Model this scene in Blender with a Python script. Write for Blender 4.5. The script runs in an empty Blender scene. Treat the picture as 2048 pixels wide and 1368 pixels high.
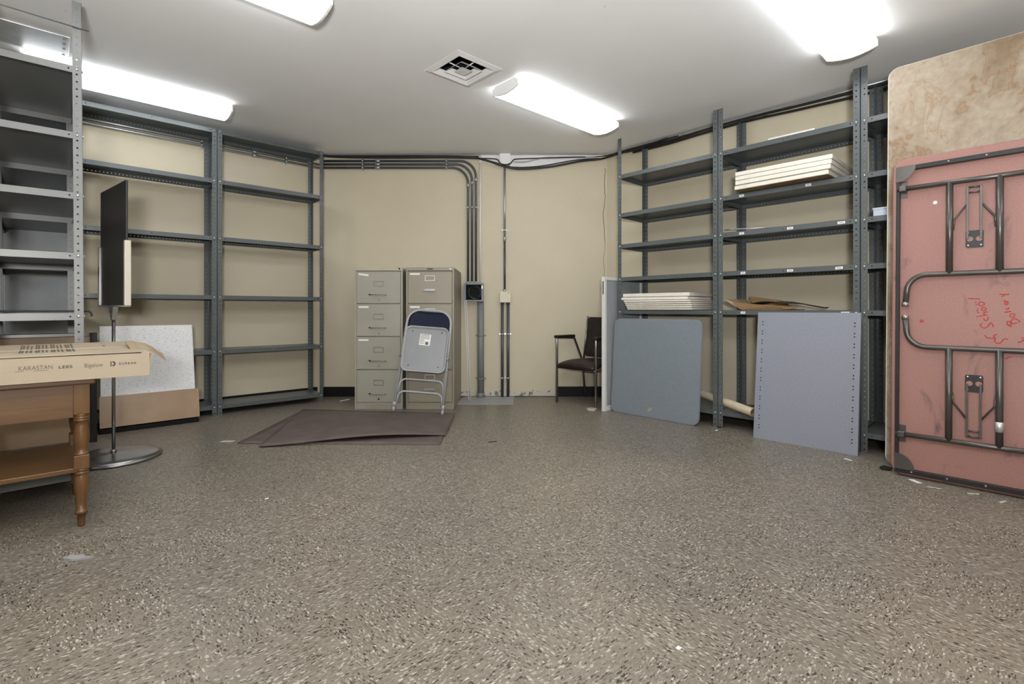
import bpy, bmesh, math, random
from mathutils import Vector, Matrix, Euler

random.seed(7)
scene = bpy.context.scene
COL = scene.collection
PI = math.pi
R = math.radians

# ------------------------------------------------------------------ camera
# The room's square walls lie along world X and Y; the photographer stands at the origin, turned 43 degrees.
CAM_H = 0.935
cam_data = bpy.data.cameras.new('camera')
cam_data.sensor_width = 36.0
cam_data.lens = 36.0 * 1005.0 / 2048.0
cam_data.shift_y = -(684.0 - 619.0) / 2048.0
cam_data.clip_start = 0.05
cam = bpy.data.objects.new('camera', cam_data)
COL.objects.link(cam)
cam.location = (0, 0, CAM_H)
cam.rotation_euler = (R(90), 0, R(-43))
scene.camera = cam

# ------------------------------------------------------------------ world, exposure
world = bpy.data.worlds.new('world')
scene.world = world
world.use_nodes = True
world.node_tree.nodes['Background'].inputs[0].default_value = (1, 1, 1, 1)
world.node_tree.nodes['Background'].inputs[1].default_value = 0.0
vs = scene.view_settings
vs.view_transform = 'Standard'
vs.look = 'None'
vs.gamma = 1.0
vs.use_curve_mapping = False
vs.exposure = 0.1
FILL = 185.0         # watts of the added fill light
LAMP = 7.0            # emission of every ceiling fixture's diffuser
# added fill light, unseen behind the camera, turned up to brighten the ceiling
fl = bpy.data.lights.new('bounce_fill', 'AREA')
fl.shape = 'DISK'
fl.size = 0.35
fl.energy = FILL
fo = bpy.data.objects.new('bounce_fill', fl)
COL.objects.link(fo)
fo.location = (-0.35, -0.40, 1.15)
fo.rotation_euler = Euler((R(180 - 28), 0, R(-43)), 'XYZ')
scene.cycles.max_bounces = 10
scene.cycles.diffuse_bounces = 6
scene.cycles.glossy_bounces = 4
scene.cycles.use_denoising = True
scene.cycles.sample_clamp_indirect = 8.0
scene.cycles.caustics_reflective = False
scene.cycles.caustics_refractive = False

CEIL = 2.59
WALL_L = 5.37         # wall behind the left racks, plane Y
WALL_R = 4.43         # wall behind the right racks, plane X
CH = 5.40             # the cut-off corner wall, distance straight ahead of the camera
SA, CA = math.sin(R(47)), math.cos(R(47))


def cw(x, d):
    """A point given across (x) and straight away (d) from the cut-off corner wall's own axes -> world X, Y."""
    return (x * SA + d * CA, -x * CA + d * SA)


ROT_CH = R(-43)

# ------------------------------------------------------------------ materials
def new_mat(name):
    m = bpy.data.materials.new(name)
    m.use_nodes = True
    nt = m.node_tree
    b = nt.nodes['Principled BSDF']
    return m, nt, b


def ramp(nt, stops, interp='LINEAR'):
    r = nt.nodes.new('ShaderNodeValToRGB')
    cr = r.color_ramp
    cr.interpolation = interp
    while len(cr.elements) < len(stops):
        cr.elements.new(0.5)
    for e, (p, c) in zip(cr.elements, stops):
        e.position = p
        e.color = (c[0], c[1], c[2], 1)
    return r


def coords(nt, scale=(1, 1, 1), rot=(0, 0, 0), kind='Object'):
    t = nt.nodes.new('ShaderNodeTexCoord')
    mp = nt.nodes.new('ShaderNodeMapping')
    mp.inputs['Scale'].default_value = scale
    mp.inputs['Rotation'].default_value = rot
    nt.links.new(t.outputs[kind], mp.inputs[0])
    return mp.outputs[0]


def noise(nt, vec, scale, detail=3, rough=0.55, dist=0.0):
    n = nt.nodes.new('ShaderNodeTexNoise')
    n.inputs['Scale'].default_value = scale
    n.inputs['Detail'].default_value = detail
    n.inputs['Roughness'].default_value = rough
    n.inputs['Distortion'].default_value = dist
    nt.links.new(vec, n.inputs['Vector'])
    return n.outputs['Fac']


def mix(nt, fac, a, b):
    m = nt.nodes.new('ShaderNodeMix')
    m.data_type = 'RGBA'
    for v, s in ((fac, m.inputs[0]), (a, m.inputs[6]), (b, m.inputs[7])):
        if hasattr(v, 'links'):
            nt.links.new(v, s)
        elif isinstance(v, (int, float)):
            s.default_value = v
        else:
            s.default_value = (v[0], v[1], v[2], 1)
    return m.outputs[2]


def bump(nt, b, h, strength=0.2, dist=0.002):
    n = nt.nodes.new('ShaderNodeBump')
    n.inputs['Strength'].default_value = strength
    n.inputs['Distance'].default_value = dist
    nt.links.new(h, n.inputs['Height'])
    nt.links.new(n.outputs[0], b.inputs['Normal'])


def mat(name, c, rough=0.5, metal=0.0, var=0.12, scale=6.0, spec=0.5, bmp=0.0, bscale=60.0):
    """Plain painted, plastic or metal surface with a slight mottled variation of its colour."""
    m, nt, b = new_mat(name)
    v = coords(nt)
    f = noise(nt, v, scale)
    lo = [x * (1 - var) for x in c]
    hi = [min(1, x * (1 + var)) for x in c]
    r = ramp(nt, [(0.3, lo), (0.7, hi)])
    nt.links.new(f, r.inputs[0])
    nt.links.new(r.outputs[0], b.inputs['Base Color'])
    b.inputs['Roughness'].default_value = rough
    b.inputs['Metallic'].default_value = metal
    b.inputs['Specular IOR Level'].default_value = spec
    if bmp:
        bump(nt, b, noise(nt, v, bscale), bmp)
    return m


def floor_mat():
    m, nt, b = new_mat('speckled_floor_tile')
    v = coords(nt)
    # twelve-inch tiles laid with the grain turned a quarter from one to the next
    ck = nt.nodes.new('ShaderNodeTexChecker')
    ck.inputs['Scale'].default_value = 1 / .305
    nt.links.new(v, ck.inputs['Vector'])
    va = coords(nt, (1.0, 0.42, 1), (0, 0, R(38)))
    vb = coords(nt, (0.42, 1.0, 1), (0, 0, R(22)))
    sel = nt.nodes.new('ShaderNodeMix')
    sel.data_type = 'VECTOR'
    nt.links.new(ck.outputs['Fac'], sel.inputs[0])
    nt.links.new(va, sel.inputs[4])
    nt.links.new(vb, sel.inputs[5])
    dn = nt.nodes.new('ShaderNodeTexNoise')
    dn.inputs['Scale'].default_value = 90
    nt.links.new(v, dn.inputs['Vector'])
    add = nt.nodes.new('ShaderNodeVectorMath')
    add.operation = 'MULTIPLY_ADD'
    nt.links.new(dn.outputs['Color'], add.inputs[0])
    add.inputs[1].default_value = (0.006, 0.006, 0.0)
    nt.links.new(sel.outputs[1], add.inputs[2])
    vo = nt.nodes.new('ShaderNodeTexVoronoi')
    vo.inputs['Scale'].default_value = 245
    nt.links.new(add.outputs[0], vo.inputs['Vector'])
    sep = nt.nodes.new('ShaderNodeSeparateColor')
    nt.links.new(vo.outputs['Color'], sep.inputs[0])
    r = ramp(nt, [(0.0, (0.035, 0.027, 0.021)), (0.075, (0.08, 0.062, 0.048)), (0.11, (0.160, 0.139, 0.109)), (0.5, (0.198, 0.173, 0.138)),
                  (0.86, (0.230, 0.204, 0.167)), (0.93, (0.325, 0.297, 0.255)), (1.0, (0.46, 0.43, 0.38))])
    nt.links.new(sep.outputs[0], r.inputs[0])
    # worn, greyer traffic area and faint green scuffs
    big = noise(nt, v, 0.9, 4)
    wr = ramp(nt, [(0.35, (0.86, 0.87, 0.88)), (0.65, (1.06, 1.04, 1.01))])
    nt.links.new(big, wr.inputs[0])
    mm = nt.nodes.new('ShaderNodeMix')
    mm.data_type = 'RGBA'
    mm.blend_type = 'MULTIPLY'
    mm.inputs[0].default_value = 1
    nt.links.new(r.outputs[0], mm.inputs[6])
    nt.links.new(wr.outputs[0], mm.inputs[7])
    g = noise(nt, v, 2.3, 2)
    gr = ramp(nt, [(0.70, (0, 0, 0)), (0.80, (0.35, 0.35, 0.35))])
    nt.links.new(g, gr.inputs[0])
    col = mix(nt, gr.outputs[0], mm.outputs[2], (0.21, 0.30, 0.13))
    nt.links.new(col, b.inputs['Base Color'])
    rr = ramp(nt, [(0.3, (0.30, 0.30, 0.30)), (0.7, (0.46, 0.46, 0.46))])
    nt.links.new(big, rr.inputs[0])
    nt.links.new(rr.outputs[0], b.inputs['Roughness'])
    b.inputs['Specular IOR Level'].default_value = 0.45
    bump(nt, b, noise(nt, v, 35, 3), 0.06, 0.003)
    return m


def wall_mat():
    m, nt, b = new_mat('beige_wall_paint')
    v = coords(nt)
    f = noise(nt, v, 1.7, 5, 0.6)
    r = ramp(nt, [(0.3, (0.545, 0.485, 0.36)), (0.7, (0.59, 0.53, 0.40))])
    nt.links.new(f, r.inputs[0])
    s = noise(nt, v, 24, 2)
    sr = ramp(nt, [(0.75, (0, 0, 0)), (0.80, (0.35, 0.35, 0.35))])
    nt.links.new(s, sr.inputs[0])
    nt.links.new(mix(nt, sr.outputs[0], r.outputs[0], (0.45, 0.40, 0.30)), b.inputs['Base Color'])
    b.inputs['Roughness'].default_value = 0.65
    b.inputs['Specular IOR Level'].default_value = 0.3
    bump(nt, b, noise(nt, v, 45, 4), 0.25, 0.003)
    return m


def ceiling_mat():
    m, nt, b = new_mat('white_ceiling_paint')
    v = coords(nt)
    s = noise(nt, v, 13, 1)
    sr = ramp(nt, [(0.80, (0, 0, 0)), (0.83, (0.5, 0.5, 0.5))])
    nt.links.new(s, sr.inputs[0])
    f = noise(nt, v, 1.3, 4)
    r = ramp(nt, [(0.3, (0.83, 0.83, 0.83)), (0.7, (0.87, 0.87, 0.87))])
    nt.links.new(f, r.inputs[0])
    nt.links.new(mix(nt, sr.outputs[0], r.outputs[0], (0.45, 0.44, 0.43)), b.inputs['Base Color'])
    b.inputs['Roughness'].default_value = 0.75
    b.inputs['Specular IOR Level'].default_value = 0.2
    bump(nt, b, noise(nt, v, 60, 3), 0.1, 0.002)
    return m


def stained_board_mat():
    m, nt, b = new_mat('water_stained_board')
    v = coords(nt)
    f = noise(nt, v, 1.6, 5, 0.62, 0.6)
    g = noise(nt, v, 30, 3)
    base = ramp(nt, [(0.0, (0.16, 0.105, 0.06)), (0.42, (0.215, 0.15, 0.09)), (0.49, (0.29, 0.225, 0.155)), (0.54, (0.345, 0.285, 0.21)), (0.75, (0.39, 0.335, 0.255))])
    nt.links.new(f, base.inputs[0])
    ring = ramp(nt, [(0.0, (0, 0, 0)), (0.475, (0, 0, 0)), (0.484, (0.75, 0.75, 0.75)), (0.494, (0, 0, 0)), (0.565, (0, 0, 0)), (0.571, (0.35, 0.35, 0.35)), (0.579, (0, 0, 0))])
    nt.links.new(f, ring.inputs[0])
    c1 = mix(nt, ring.outputs[0], base.outputs[0], (0.23, 0.12, 0.05))
    f2 = noise(nt, v, 3.1, 4, 0.55, 1.0)
    ring2 = ramp(nt, [(0.0, (0, 0, 0)), (0.34, (0, 0, 0)), (0.37, (0.55, 0.55, 0.55)), (0.38, (0.1, 0.1, 0.1)), (0.645, (0, 0, 0)), (0.66, (0.4, 0.4, 0.4)), (0.668, (0, 0, 0))])
    nt.links.new(f2, ring2.inputs[0])
    c2 = mix(nt, ring2.outputs[0], c1, (0.27, 0.15, 0.07))
    sp = ramp(nt, [(0.35, (0.9, 0.9, 0.9)), (0.65, (1.08, 1.08, 1.08))])
    nt.links.new(g, sp.inputs[0])
    mm = nt.nodes.new('ShaderNodeMix')
    mm.data_type = 'RGBA'
    mm.blend_type = 'MULTIPLY'
    mm.inputs[0].default_value = 1
    nt.links.new(c2, mm.inputs[6])
    nt.links.new(sp.outputs[0], mm.inputs[7])
    nt.links.new(mm.outputs[2], b.inputs['Base Color'])
    b.inputs['Roughness'].default_value = 0.6
    return m


def pink_mat():
    m, nt, b = new_mat('pink_hardboard')
    v = coords(nt)
    f = noise(nt, v, 120, 2)
    base = ramp(nt, [(0.3, (0.295, 0.143, 0.118)), (0.7, (0.345, 0.175, 0.147))])
    nt.links.new(f, base.inputs[0])
    v2 = coords(nt, (1.0, 1.0, 0.45), (0, R(35), 0))
    s = noise(nt, v2, 7, 4, 0.65, 0.8)
    sr = ramp(nt, [(0.62, (0, 0, 0)), (0.76, (0.8, 0.8, 0.8))])
    nt.links.new(s, sr.inputs[0])
    nt.links.new(mix(nt, sr.outputs[0], base.outputs[0], (0.085, 0.055, 0.05)), b.inputs['Base Color'])
    b.inputs['Roughness'].default_value = 0.55
    return m


def wood_mat(name, dark, light, rough=0.35, axis=(1, 14, 14)):
    m, nt, b = new_mat(name)
    v = coords(nt, axis)
    f = noise(nt, v, 3.0, 5, 0.6, 0.7)
    r = ramp(nt, [(0.3, dark), (0.7, light)])
    nt.links.new(f, r.inputs[0])
    nt.links.new(r.outputs[0], b.inputs['Base Color'])
    b.inputs['Roughness'].default_value = rough
    return m


def tile_mat():
    m, nt, b = new_mat('fissured_acoustic_tile')
    v = coords(nt, (1, 1, 2.6))
    s = noise(nt, v, 70, 2, 0.5, 0.9)
    r = ramp(nt, [(0.33, (0.42, 0.42, 0.42)), (0.39, (0.80, 0.80, 0.80)), (1.0, (0.84, 0.84, 0.84))])
    nt.links.new(s, r.inputs[0])
    nt.links.new(r.outputs[0], b.inputs['Base Color'])
    b.inputs['Roughness'].default_value = 0.8
    bump(nt, b, s, 0.5, 0.004)
    return m


def emit_mat():
    m, nt, b = new_mat('lit_diffuser')
    b.inputs['Base Color'].default_value = (0.85, 0.85, 0.85, 1)
    b.inputs['Emission Color'].default_value = (0.93, 0.97, 1.0, 1)
    b.inputs['Emission Strength'].default_value = LAMP
    b.inputs['Roughness'].default_value = 0.4
    return m


def chipped_mat(name, c, chip, thr=0.66, scale=5.0, rough=0.45):
    m, nt, b = new_mat(name)
    v = coords(nt)
    f = noise(nt, v, scale, 5, 0.6)
    sr = ramp(nt, [(thr, (0, 0, 0)), (thr + 0.03, (0.8, 0.8, 0.8))])
    nt.links.new(f, sr.inputs[0])
    g = noise(nt, v, 80, 2)
    gr = ramp(nt, [(0.3, [x * 0.93 for x in c]), (0.7, [x * 1.06 for x in c])])
    nt.links.new(g, gr.inputs[0])
    nt.links.new(mix(nt, sr.outputs[0], gr.outputs[0], chip), b.inputs['Base Color'])
    b.inputs['Roughness'].default_value = rough
    return m


M = {
    'floor': floor_mat(), 'wall': wall_mat(), 'ceiling': ceiling_mat(),
    'steel': mat('grey_green_painted_steel', (0.092, 0.105, 0.108), 0.32, 0.0, 0.07, 4, 0.5, 0.04, 200),
    'steel_lit': mat('lit_grey_painted_steel', (0.15, 0.152, 0.145), 0.34, 0.0, 0.07, 4, 0.5, 0.04, 200),  # lighter copy of the rack steel, imitating stronger light on the near unit
    'zinc': mat('zinc_bolt', (0.75, 0.75, 0.74), 0.3, 0.9, 0.05),
    'black_base': mat('black_vinyl_baseboard', (0.006, 0.006, 0.006), 0.55, 0, 0.2, 6, 0.2),
    'plaster': chipped_mat('exposed_dirty_plaster', (0.52, 0.49, 0.43), (0.10, 0.09, 0.075), 0.55, 16.0, 0.8),
    'white_paint': mat('white_paint', (0.74, 0.74, 0.73), 0.6, 0, 0.04),
    'diffuser': emit_mat(),
    'fixture': mat('fixture_white', (0.82, 0.82, 0.82), 0.45, 0, 0.03),
    'plate': mat('dull_sheet_metal', (0.55, 0.56, 0.56), 0.32, 0.5, 0.12, 9),
    'dark': mat('dark_void', (0.006, 0.006, 0.006), 0.9),
    'conduit': mat('dark_conduit', (0.085, 0.095, 0.105), 0.38, 0.35, 0.15, 9),
    'conduit_light': mat('galvanised_conduit', (0.42, 0.44, 0.45), 0.33, 0.7, 0.12, 9),
    'pipe_grey': mat('grey_painted_pipe', (0.20, 0.205, 0.205), 0.5, 0, 0.08),
    'cable': mat('black_cable', (0.010, 0.010, 0.011), 0.4),
    'cable_grey': mat('grey_cable', (0.35, 0.35, 0.35), 0.5),
    'white_plastic': mat('white_plastic', (0.72, 0.71, 0.68), 0.4, 0, 0.04),
    'cream_box': chipped_mat('cream_painted_box', (0.62, 0.57, 0.44), (0.30, 0.27, 0.2), 0.68, 30, 0.5),
    'enamel_green': mat('grey_green_cabinet_enamel', (0.325, 0.308, 0.256), 0.42, 0, 0.05, 3),
    'enamel_brown': mat('grey_brown_cabinet_enamel', (0.275, 0.247, 0.19), 0.42, 0, 0.05, 3),
    'enamel_top': mat('tan_cabinet_top', (0.43, 0.395, 0.28), 0.45, 0, 0.06, 3),
    'chrome': mat('chrome', (0.72, 0.72, 0.73), 0.14, 1.0, 0.04),
    'satin': mat('satin_steel', (0.36, 0.36, 0.355), 0.27, 1.0, 0.06),
    'dull_metal': mat('dull_handle_metal', (0.36, 0.35, 0.32), 0.32, 0.8, 0.06),
    'paper': mat('white_paper', (0.78, 0.78, 0.77), 0.7, 0, 0.04),
    'ink': mat('black_ink', (0.035, 0.033, 0.03), 0.6),
    'ink_pale': mat('faded_ink', (0.12, 0.098, 0.07), 0.6),
    'red_ink': mat('red_marker', (0.50, 0.028, 0.028), 0.5),
    'mat_brown': mat('brown_rubber_sheet', (0.125, 0.095, 0.085), 0.62, 0, 0.18, 6, 0.35, 0.2, 150),
    'chair_paint': mat('pale_grey_tube', (0.36, 0.36, 0.36), 0.32, 0, 0.05),
    'seat_pan': mat('grey_seat_pan', (0.225, 0.23, 0.24), 0.26, 0.15, 0.06),
    'blue_vinyl': mat('navy_vinyl', (0.008, 0.011, 0.030), 0.6, 0, 0.25, 40, 0.2),
    'brown_vinyl': mat('dark_brown_vinyl', (0.026, 0.017, 0.015), 0.45, 0, 0.3, 20, 0.3),
    'tube_dark': mat('dark_chromed_tube', (0.30, 0.29, 0.28), 0.25, 0.9, 0.08),
    'black_plastic': mat('black_plastic', (0.012, 0.012, 0.012), 0.42),
    'blue_board': chipped_mat('blue_grey_laminate', (0.195, 0.225, 0.255), (0.42, 0.33, 0.21), 0.70, 4.0, 0.42),
    'blue_steel': chipped_mat('lavender_grey_steel', (0.255, 0.268, 0.318), (0.20, 0.16, 0.12), 0.73, 9.0, 0.4),
    'panel_grey': mat('grey_panel', (0.33, 0.35, 0.37), 0.5, 0, 0.06),
    'panel_frame': mat('white_panel_frame', (0.70, 0.69, 0.66), 0.35, 0, 0.05),
    'tile': tile_mat(),
    'tile_core': mat('tile_edge_cream', (0.74, 0.70, 0.61), 0.85, 0, 0.05, 30),
    'tile_back': mat('tile_back_brown', (0.26, 0.165, 0.09), 0.8, 0, 0.2, 12),
    'cardboard': mat('cardboard', (0.37, 0.275, 0.175), 0.72, 0, 0.06, 5),
    'cardboard_pale': mat('pale_cardboard', (0.40, 0.325, 0.232), 0.7, 0, 0.05, 4),
    'cardboard_dark': mat('brown_cardboard', (0.31, 0.185, 0.09), 0.7, 0, 0.12, 7),
    'carton': mat('film_wrapped_carton', (0.36, 0.245, 0.16), 0.22, 0, 0.10, 5, 0.5, 0.25, 14),
    'wood': wood_mat('orange_brown_wood', (0.10, 0.048, 0.016), (0.155, 0.077, 0.027)),
    'wood_leg': wood_mat('turned_leg_wood', (0.105, 0.050, 0.017), (0.155, 0.076, 0.027), 0.3, (14, 14, 1)),
    'brown_top': wood_mat('brown_hardboard', (0.22, 0.145, 0.075), (0.27, 0.18, 0.10), 0.5, (2, 8, 2)),
    'black_frame': mat('black_steel', (0.018, 0.018, 0.019), 0.4, 0.3, 0.2),
    'leg_tube': mat('bronze_grey_tube', (0.105, 0.095, 0.088), 0.32, 0.55, 0.12, 10),
    'pink': pink_mat(), 'stained': stained_board_mat(),
    'edge_wood': wood_mat('raw_board_edge', (0.30, 0.19, 0.09), (0.45, 0.31, 0.17), 0.7, (14, 14, 1)),
    'tube_roll': mat('cream_cardboard_tube', (0.60, 0.51, 0.36), 0.7, 0, 0.08, 12),
    'sign_black': mat('black_sign_board', (0.014, 0.013, 0.015), 0.5, 0, 0.15, 30),
    'channel': mat('beige_metal_channel', (0.60, 0.56, 0.47), 0.35, 0.2, 0.05),
    'tray': mat('pale_blue_tray', (0.50, 0.56, 0.66), 0.4, 0, 0.05),
    'floor_plate': chipped_mat('grey_floor_plate', (0.34, 0.345, 0.34), (0.10, 0.09, 0.08), 0.70, 14, 0.5),
    'pinkish': mat('pinkish_chip', (0.55, 0.47, 0.45), 0.7),
}


# ------------------------------------------------------------------ mesh builder
class MB:
    def __init__(self):
        self.bm = bmesh.new()

    def _tag_new(self, n0, smooth):
        if smooth:
            self.bm.faces.ensure_lookup_table()
            for f in self.bm.faces[n0:]:
                f.smooth = True

    def box(self, x0, x1, y0, y1, z0, z1, bev=0.0, seg=2):
        bm = self.bm
        r = bmesh.ops.create_cube(bm, size=1.0)
        vs_ = r['verts']
        for v in vs_:
            v.co = Vector((x0 + (v.co.x + .5) * (x1 - x0), y0 + (v.co.y + .5) * (y1 - y0), z0 + (v.co.z + .5) * (z1 - z0)))
        if bev:
            es = list({e for v in vs_ for e in v.link_edges})
            bmesh.ops.bevel(bm, geom=es, offset=bev, segments=seg, affect='EDGES', profile=0.5)
        return self

    def hexa(self, pts):
        """Eight corners: bottom ring of four, then top ring of four."""
        vs_ = [self.bm.verts.new(p) for p in pts]
        for q in ((3, 2, 1, 0), (4, 5, 6, 7), (0, 1, 5, 4), (1, 2, 6, 5), (2, 3, 7, 6), (3, 0, 4, 7)):
            self.bm.faces.new([vs_[i] for i in q])
        return self

    def prism(self, poly, fn, a, b, smooth=False):
        """poly: 2-D outline; fn(u, v, w) -> point; extruded from w=a to w=b."""
        bm = self.bm
        A = [bm.verts.new(fn(u, v, a)) for u, v in poly]
        B = [bm.verts.new(fn(u, v, b)) for u, v in poly]
        n = len(poly)
        bm.faces.new(A[::-1])
        bm.faces.new(B)
        for i in range(n):
            f = bm.faces.new((A[i], A[(i + 1) % n], B[(i + 1) % n], B[i]))
            f.smooth = smooth
        return self

    def tube(self, pts, r, seg=12, caps=True, closed=False):
        pts = [Vector(p) for p in pts]
        n = len(pts)
        rad = r if isinstance(r, (list, tuple)) else [r] * n
        rings = []
        prev = None
        for i in range(n):
            if closed:
                t = pts[(i + 1) % n] - pts[i - 1]
            else:
                t = pts[min(i + 1, n - 1)] - pts[max(i - 1, 0)]
            t.normalize()
            if prev is None:
                up = Vector((0, 0, 1)) if abs(t.z) < 0.9 else Vector((1, 0, 0))
                nrm = (up - t * up.dot(t)).normalized()
            else:
                nrm = (prev - t * prev.dot(t)).normalized()
            prev = nrm
            bn = t.cross(nrm)
            rings.append([self.bm.verts.new(pts[i] + (nrm * math.cos(2 * PI * k / seg) + bn * math.sin(2 * PI * k / seg)) * rad[i]) for k in range(seg)])
        for i in range(n if closed else n - 1):
            a, b = rings[i], rings[(i + 1) % n]
            for k in range(seg):
                f = self.bm.faces.new((a[k], a[(k + 1) % seg], b[(k + 1) % seg], b[k]))
                f.smooth = True
        if caps and not closed:
            self.bm.faces.new(rings[0][::-1])
            self.bm.faces.new(rings[-1])
        return self

    def lathe(self, prof, seg=32, org=(0, 0, 0)):
        """prof: (radius, z) from bottom to top, around the vertical through org."""
        rings = []
        for r, z in prof:
            rings.append([self.bm.verts.new((org[0] + r * math.cos(2 * PI * k / seg), org[1] + r * math.sin(2 * PI * k / seg), org[2] + z)) for k in range(seg)])
        for a, b in zip(rings, rings[1:]):
            for k in range(seg):
                f = self.bm.faces.new((a[k], a[(k + 1) % seg], b[(k + 1) % seg], b[k]))
                f.smooth = True
        self.bm.faces.new(rings[0][::-1])
        self.bm.faces.new(rings[-1])
        return self

    def strip(self, O, A, B, N, L, H, holes, hh, r, th):
        """Metal strip L long (along A), H high (along B), th thick (along N) with octagonal holes at the lengths in holes, at height hh."""
        O, A, B, N = Vector(O), Vector(A), Vector(B), Vector(N)
        bm = self.bm

        def P(a, b, t):
            return bm.verts.new(O + A * a + B * b + N * t)
        hs = sorted(holes)
        cuts = [0.0] + [(p + q) / 2 for p, q in zip(hs, hs[1:])] + [L]
        if not hs:
            self.hexa([O, O + A * L, O + A * L + N * th, O + N * th, O + B * H, O + A * L + B * H, O + A * L + N * th + B * H, O + N * th + B * H])
            return self
        for i, h in enumerate(hs):
            l0, l1 = cuts[i], cuts[i + 1]
            outer = [(l1, hh), (l1, H), (h, H), (l0, H), (l0, hh), (l0, 0), (h, 0), (l1, 0)]
            inner = [(h + r * math.cos(k * PI / 4), hh + r * math.sin(k * PI / 4)) for k in range(8)]
            rows = []
            for t in (0, th):
                rows.append(([P(a, b, t) for a, b in outer], [P(a, b, t) for a, b in inner]))
            for k in range(8):
                j = (k + 1) % 8
                o, n_ = rows[0]
                o2, n2 = rows[1]
                bm.faces.new((o[j], o[k], n_[k], n_[j]))
                bm.faces.new((o2[k], o2[j], n2[j], n2[k]))
                bm.faces.new((n_[j], n_[k], n2[k], n2[j]))
                if k in (1, 2, 5, 6) or (k in (3, 4) and i == 0) or (k in (0, 7) and i == len(hs) - 1):
                    bm.faces.new((o[k], o[j], o2[j], o2[k]))
        return self

    def mesh(self, name, material):
        bmesh.ops.recalc_face_normals(self.bm, faces=self.bm.faces[:])
        me = bpy.data.meshes.new(name)
        self.bm.to_mesh(me)
        self.bm.free()
        if material:
            me.materials.append(M[material])
        return me

    def build(self, name, material, parent=None, loc=None, rot=None):
        o = bpy.data.objects.new(name, self.mesh(name, material))
        COL.objects.link(o)
        if parent:
            o.parent = parent
        if loc:
            o.location = loc
        if rot:
            o.rotation_euler = rot
        return o


def inst(name, me, parent=None, loc=(0, 0, 0), rot=(0, 0, 0)):
    o = bpy.data.objects.new(name, me)
    COL.objects.link(o)
    o.parent = parent
    o.location = loc
    o.rotation_euler = rot
    return o


def tag(o, label, cat, group=None, kind=None):
    o['label'] = label
    o['category'] = cat
    if group:
        o['group'] = group
    if kind:
        o['kind'] = kind
    return o


def thing(name, label, cat, loc=(0, 0, 0), rot=(0, 0, 0), group=None):
    o = bpy.data.objects.new(name, None)
    o.empty_display_size = 0.1
    COL.objects.link(o)
    o.location = loc
    o.rotation_euler = rot
    return tag(o, label, cat, group)


def struct(o, label, cat):
    o['kind'] = 'structure'
    o['label'] = label
    o['category'] = cat
    return o


def dup(src, label=None, group=None, name=None):
    """Copy a thing with its parts and their sub-parts."""
    r = src.copy()
    COL.objects.link(r)
    if label:
        r['label'] = label
    if group:
        r['group'] = group
    for ch in list(src.children):
        c = ch.copy()
        COL.objects.link(c)
        c.parent = r
        for g in list(ch.children):
            d = g.copy()
            COL.objects.link(d)
            d.parent = c
    return r


def fillet(pts, rad, seg=8):
    """Round the inner corners of a polyline."""
    pts = [Vector(p) for p in pts]
    rs = rad if isinstance(rad, (list, tuple)) else [rad] * len(pts)
    out = [pts[0]]
    for i in range(1, len(pts) - 1):
        a, p, b = pts[i - 1], pts[i], pts[i + 1]
        d1, d2 = (a - p).normalized(), (b - p).normalized()
        ang = d1.angle(d2)
        if ang > 3.1:
            out.append(p)
            continue
        t = min(rs[i] / math.tan(ang / 2), (a - p).length * 0.49 if i > 1 else (a - p).length * .98, (b - p).length * 0.49 if i < len(pts) - 2 else (b - p).length * .98)
        p1, p2 = p + d1 * t, p + d2 * t
        rr = t * math.tan(ang / 2)
        c = p + (d1 + d2).normalized() * (rr / math.sin(ang / 2))
        v1, v2 = p1 - c, p2 - c
        tot = v1.angle(v2)
        for k in range(seg + 1):
            s = k / seg
            v = (v1 * math.sin((1 - s) * tot) + v2 * math.sin(s * tot)) / math.sin(tot)
            out.append(c + v)
    out.append(pts[-1])
    return out


def smooth_path(pts, n=8):
    """Catmull-Rom through the points."""
    pts = [Vector(p) for p in pts]
    out = []
    for i in range(len(pts) - 1):
        p0, p1, p2, p3 = pts[max(i - 1, 0)], pts[i], pts[i + 1], pts[min(i + 2, len(pts) - 1)]
        for k in range(n):
            t = k / n
            out.append(0.5 * ((2 * p1) + (p2 - p0) * t + (2 * p0 - 5 * p1 + 4 * p2 - p3) * t * t + (3 * p1 - p0 - 3 * p2 + p3) * t ** 3))
    out.append(pts[-1])
    return out


def rounded_rect(x0, x1, y0, y1, r, seg=6):
    out = []
    for cx, cy, a in ((x1 - r, y1 - r, 0), (x0 + r, y1 - r, 90), (x0 + r, y0 + r, 180), (x1 - r, y0 + r, 270)):
        for k in range(seg + 1):
            t = R(a + 90 * k / seg)
            out.append((cx + r * math.cos(t), cy + r * math.sin(t)))
    return out


def text_part(body, size, parent, loc, rot, material, name='lettering', sx=1.0, spacing=1.0, depth=0.0004, bold=0.0):
    cu = bpy.data.curves.new('letters', 'FONT')
    cu.body = body
    cu.size = size
    cu.extrude = depth
    cu.space_character = spacing
    cu.offset = bold
    tmp = bpy.data.objects.new('letters', cu)
    COL.objects.link(tmp)
    bpy.context.view_layer.update()
    me = bpy.data.meshes.new_from_object(tmp.evaluated_get(bpy.context.evaluated_depsgraph_get()))
    bpy.data.objects.remove(tmp)
    bpy.data.curves.remove(cu)
    me.transform(Matrix.Diagonal((sx, 1, 1, 1)))
    me.materials.clear()
    me.materials.append(M[material])
    return inst(name, me, parent, loc, rot)


XYZ = lambda u, v, w: (u, v, w)      # outline in plan, extruded upwards
XZY = lambda u, v, w: (u, w, v)      # outline seen from the front, extruded in depth
YZX = lambda u, v, w: (w, u, v)      # outline in the side view, extruded sideways

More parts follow.
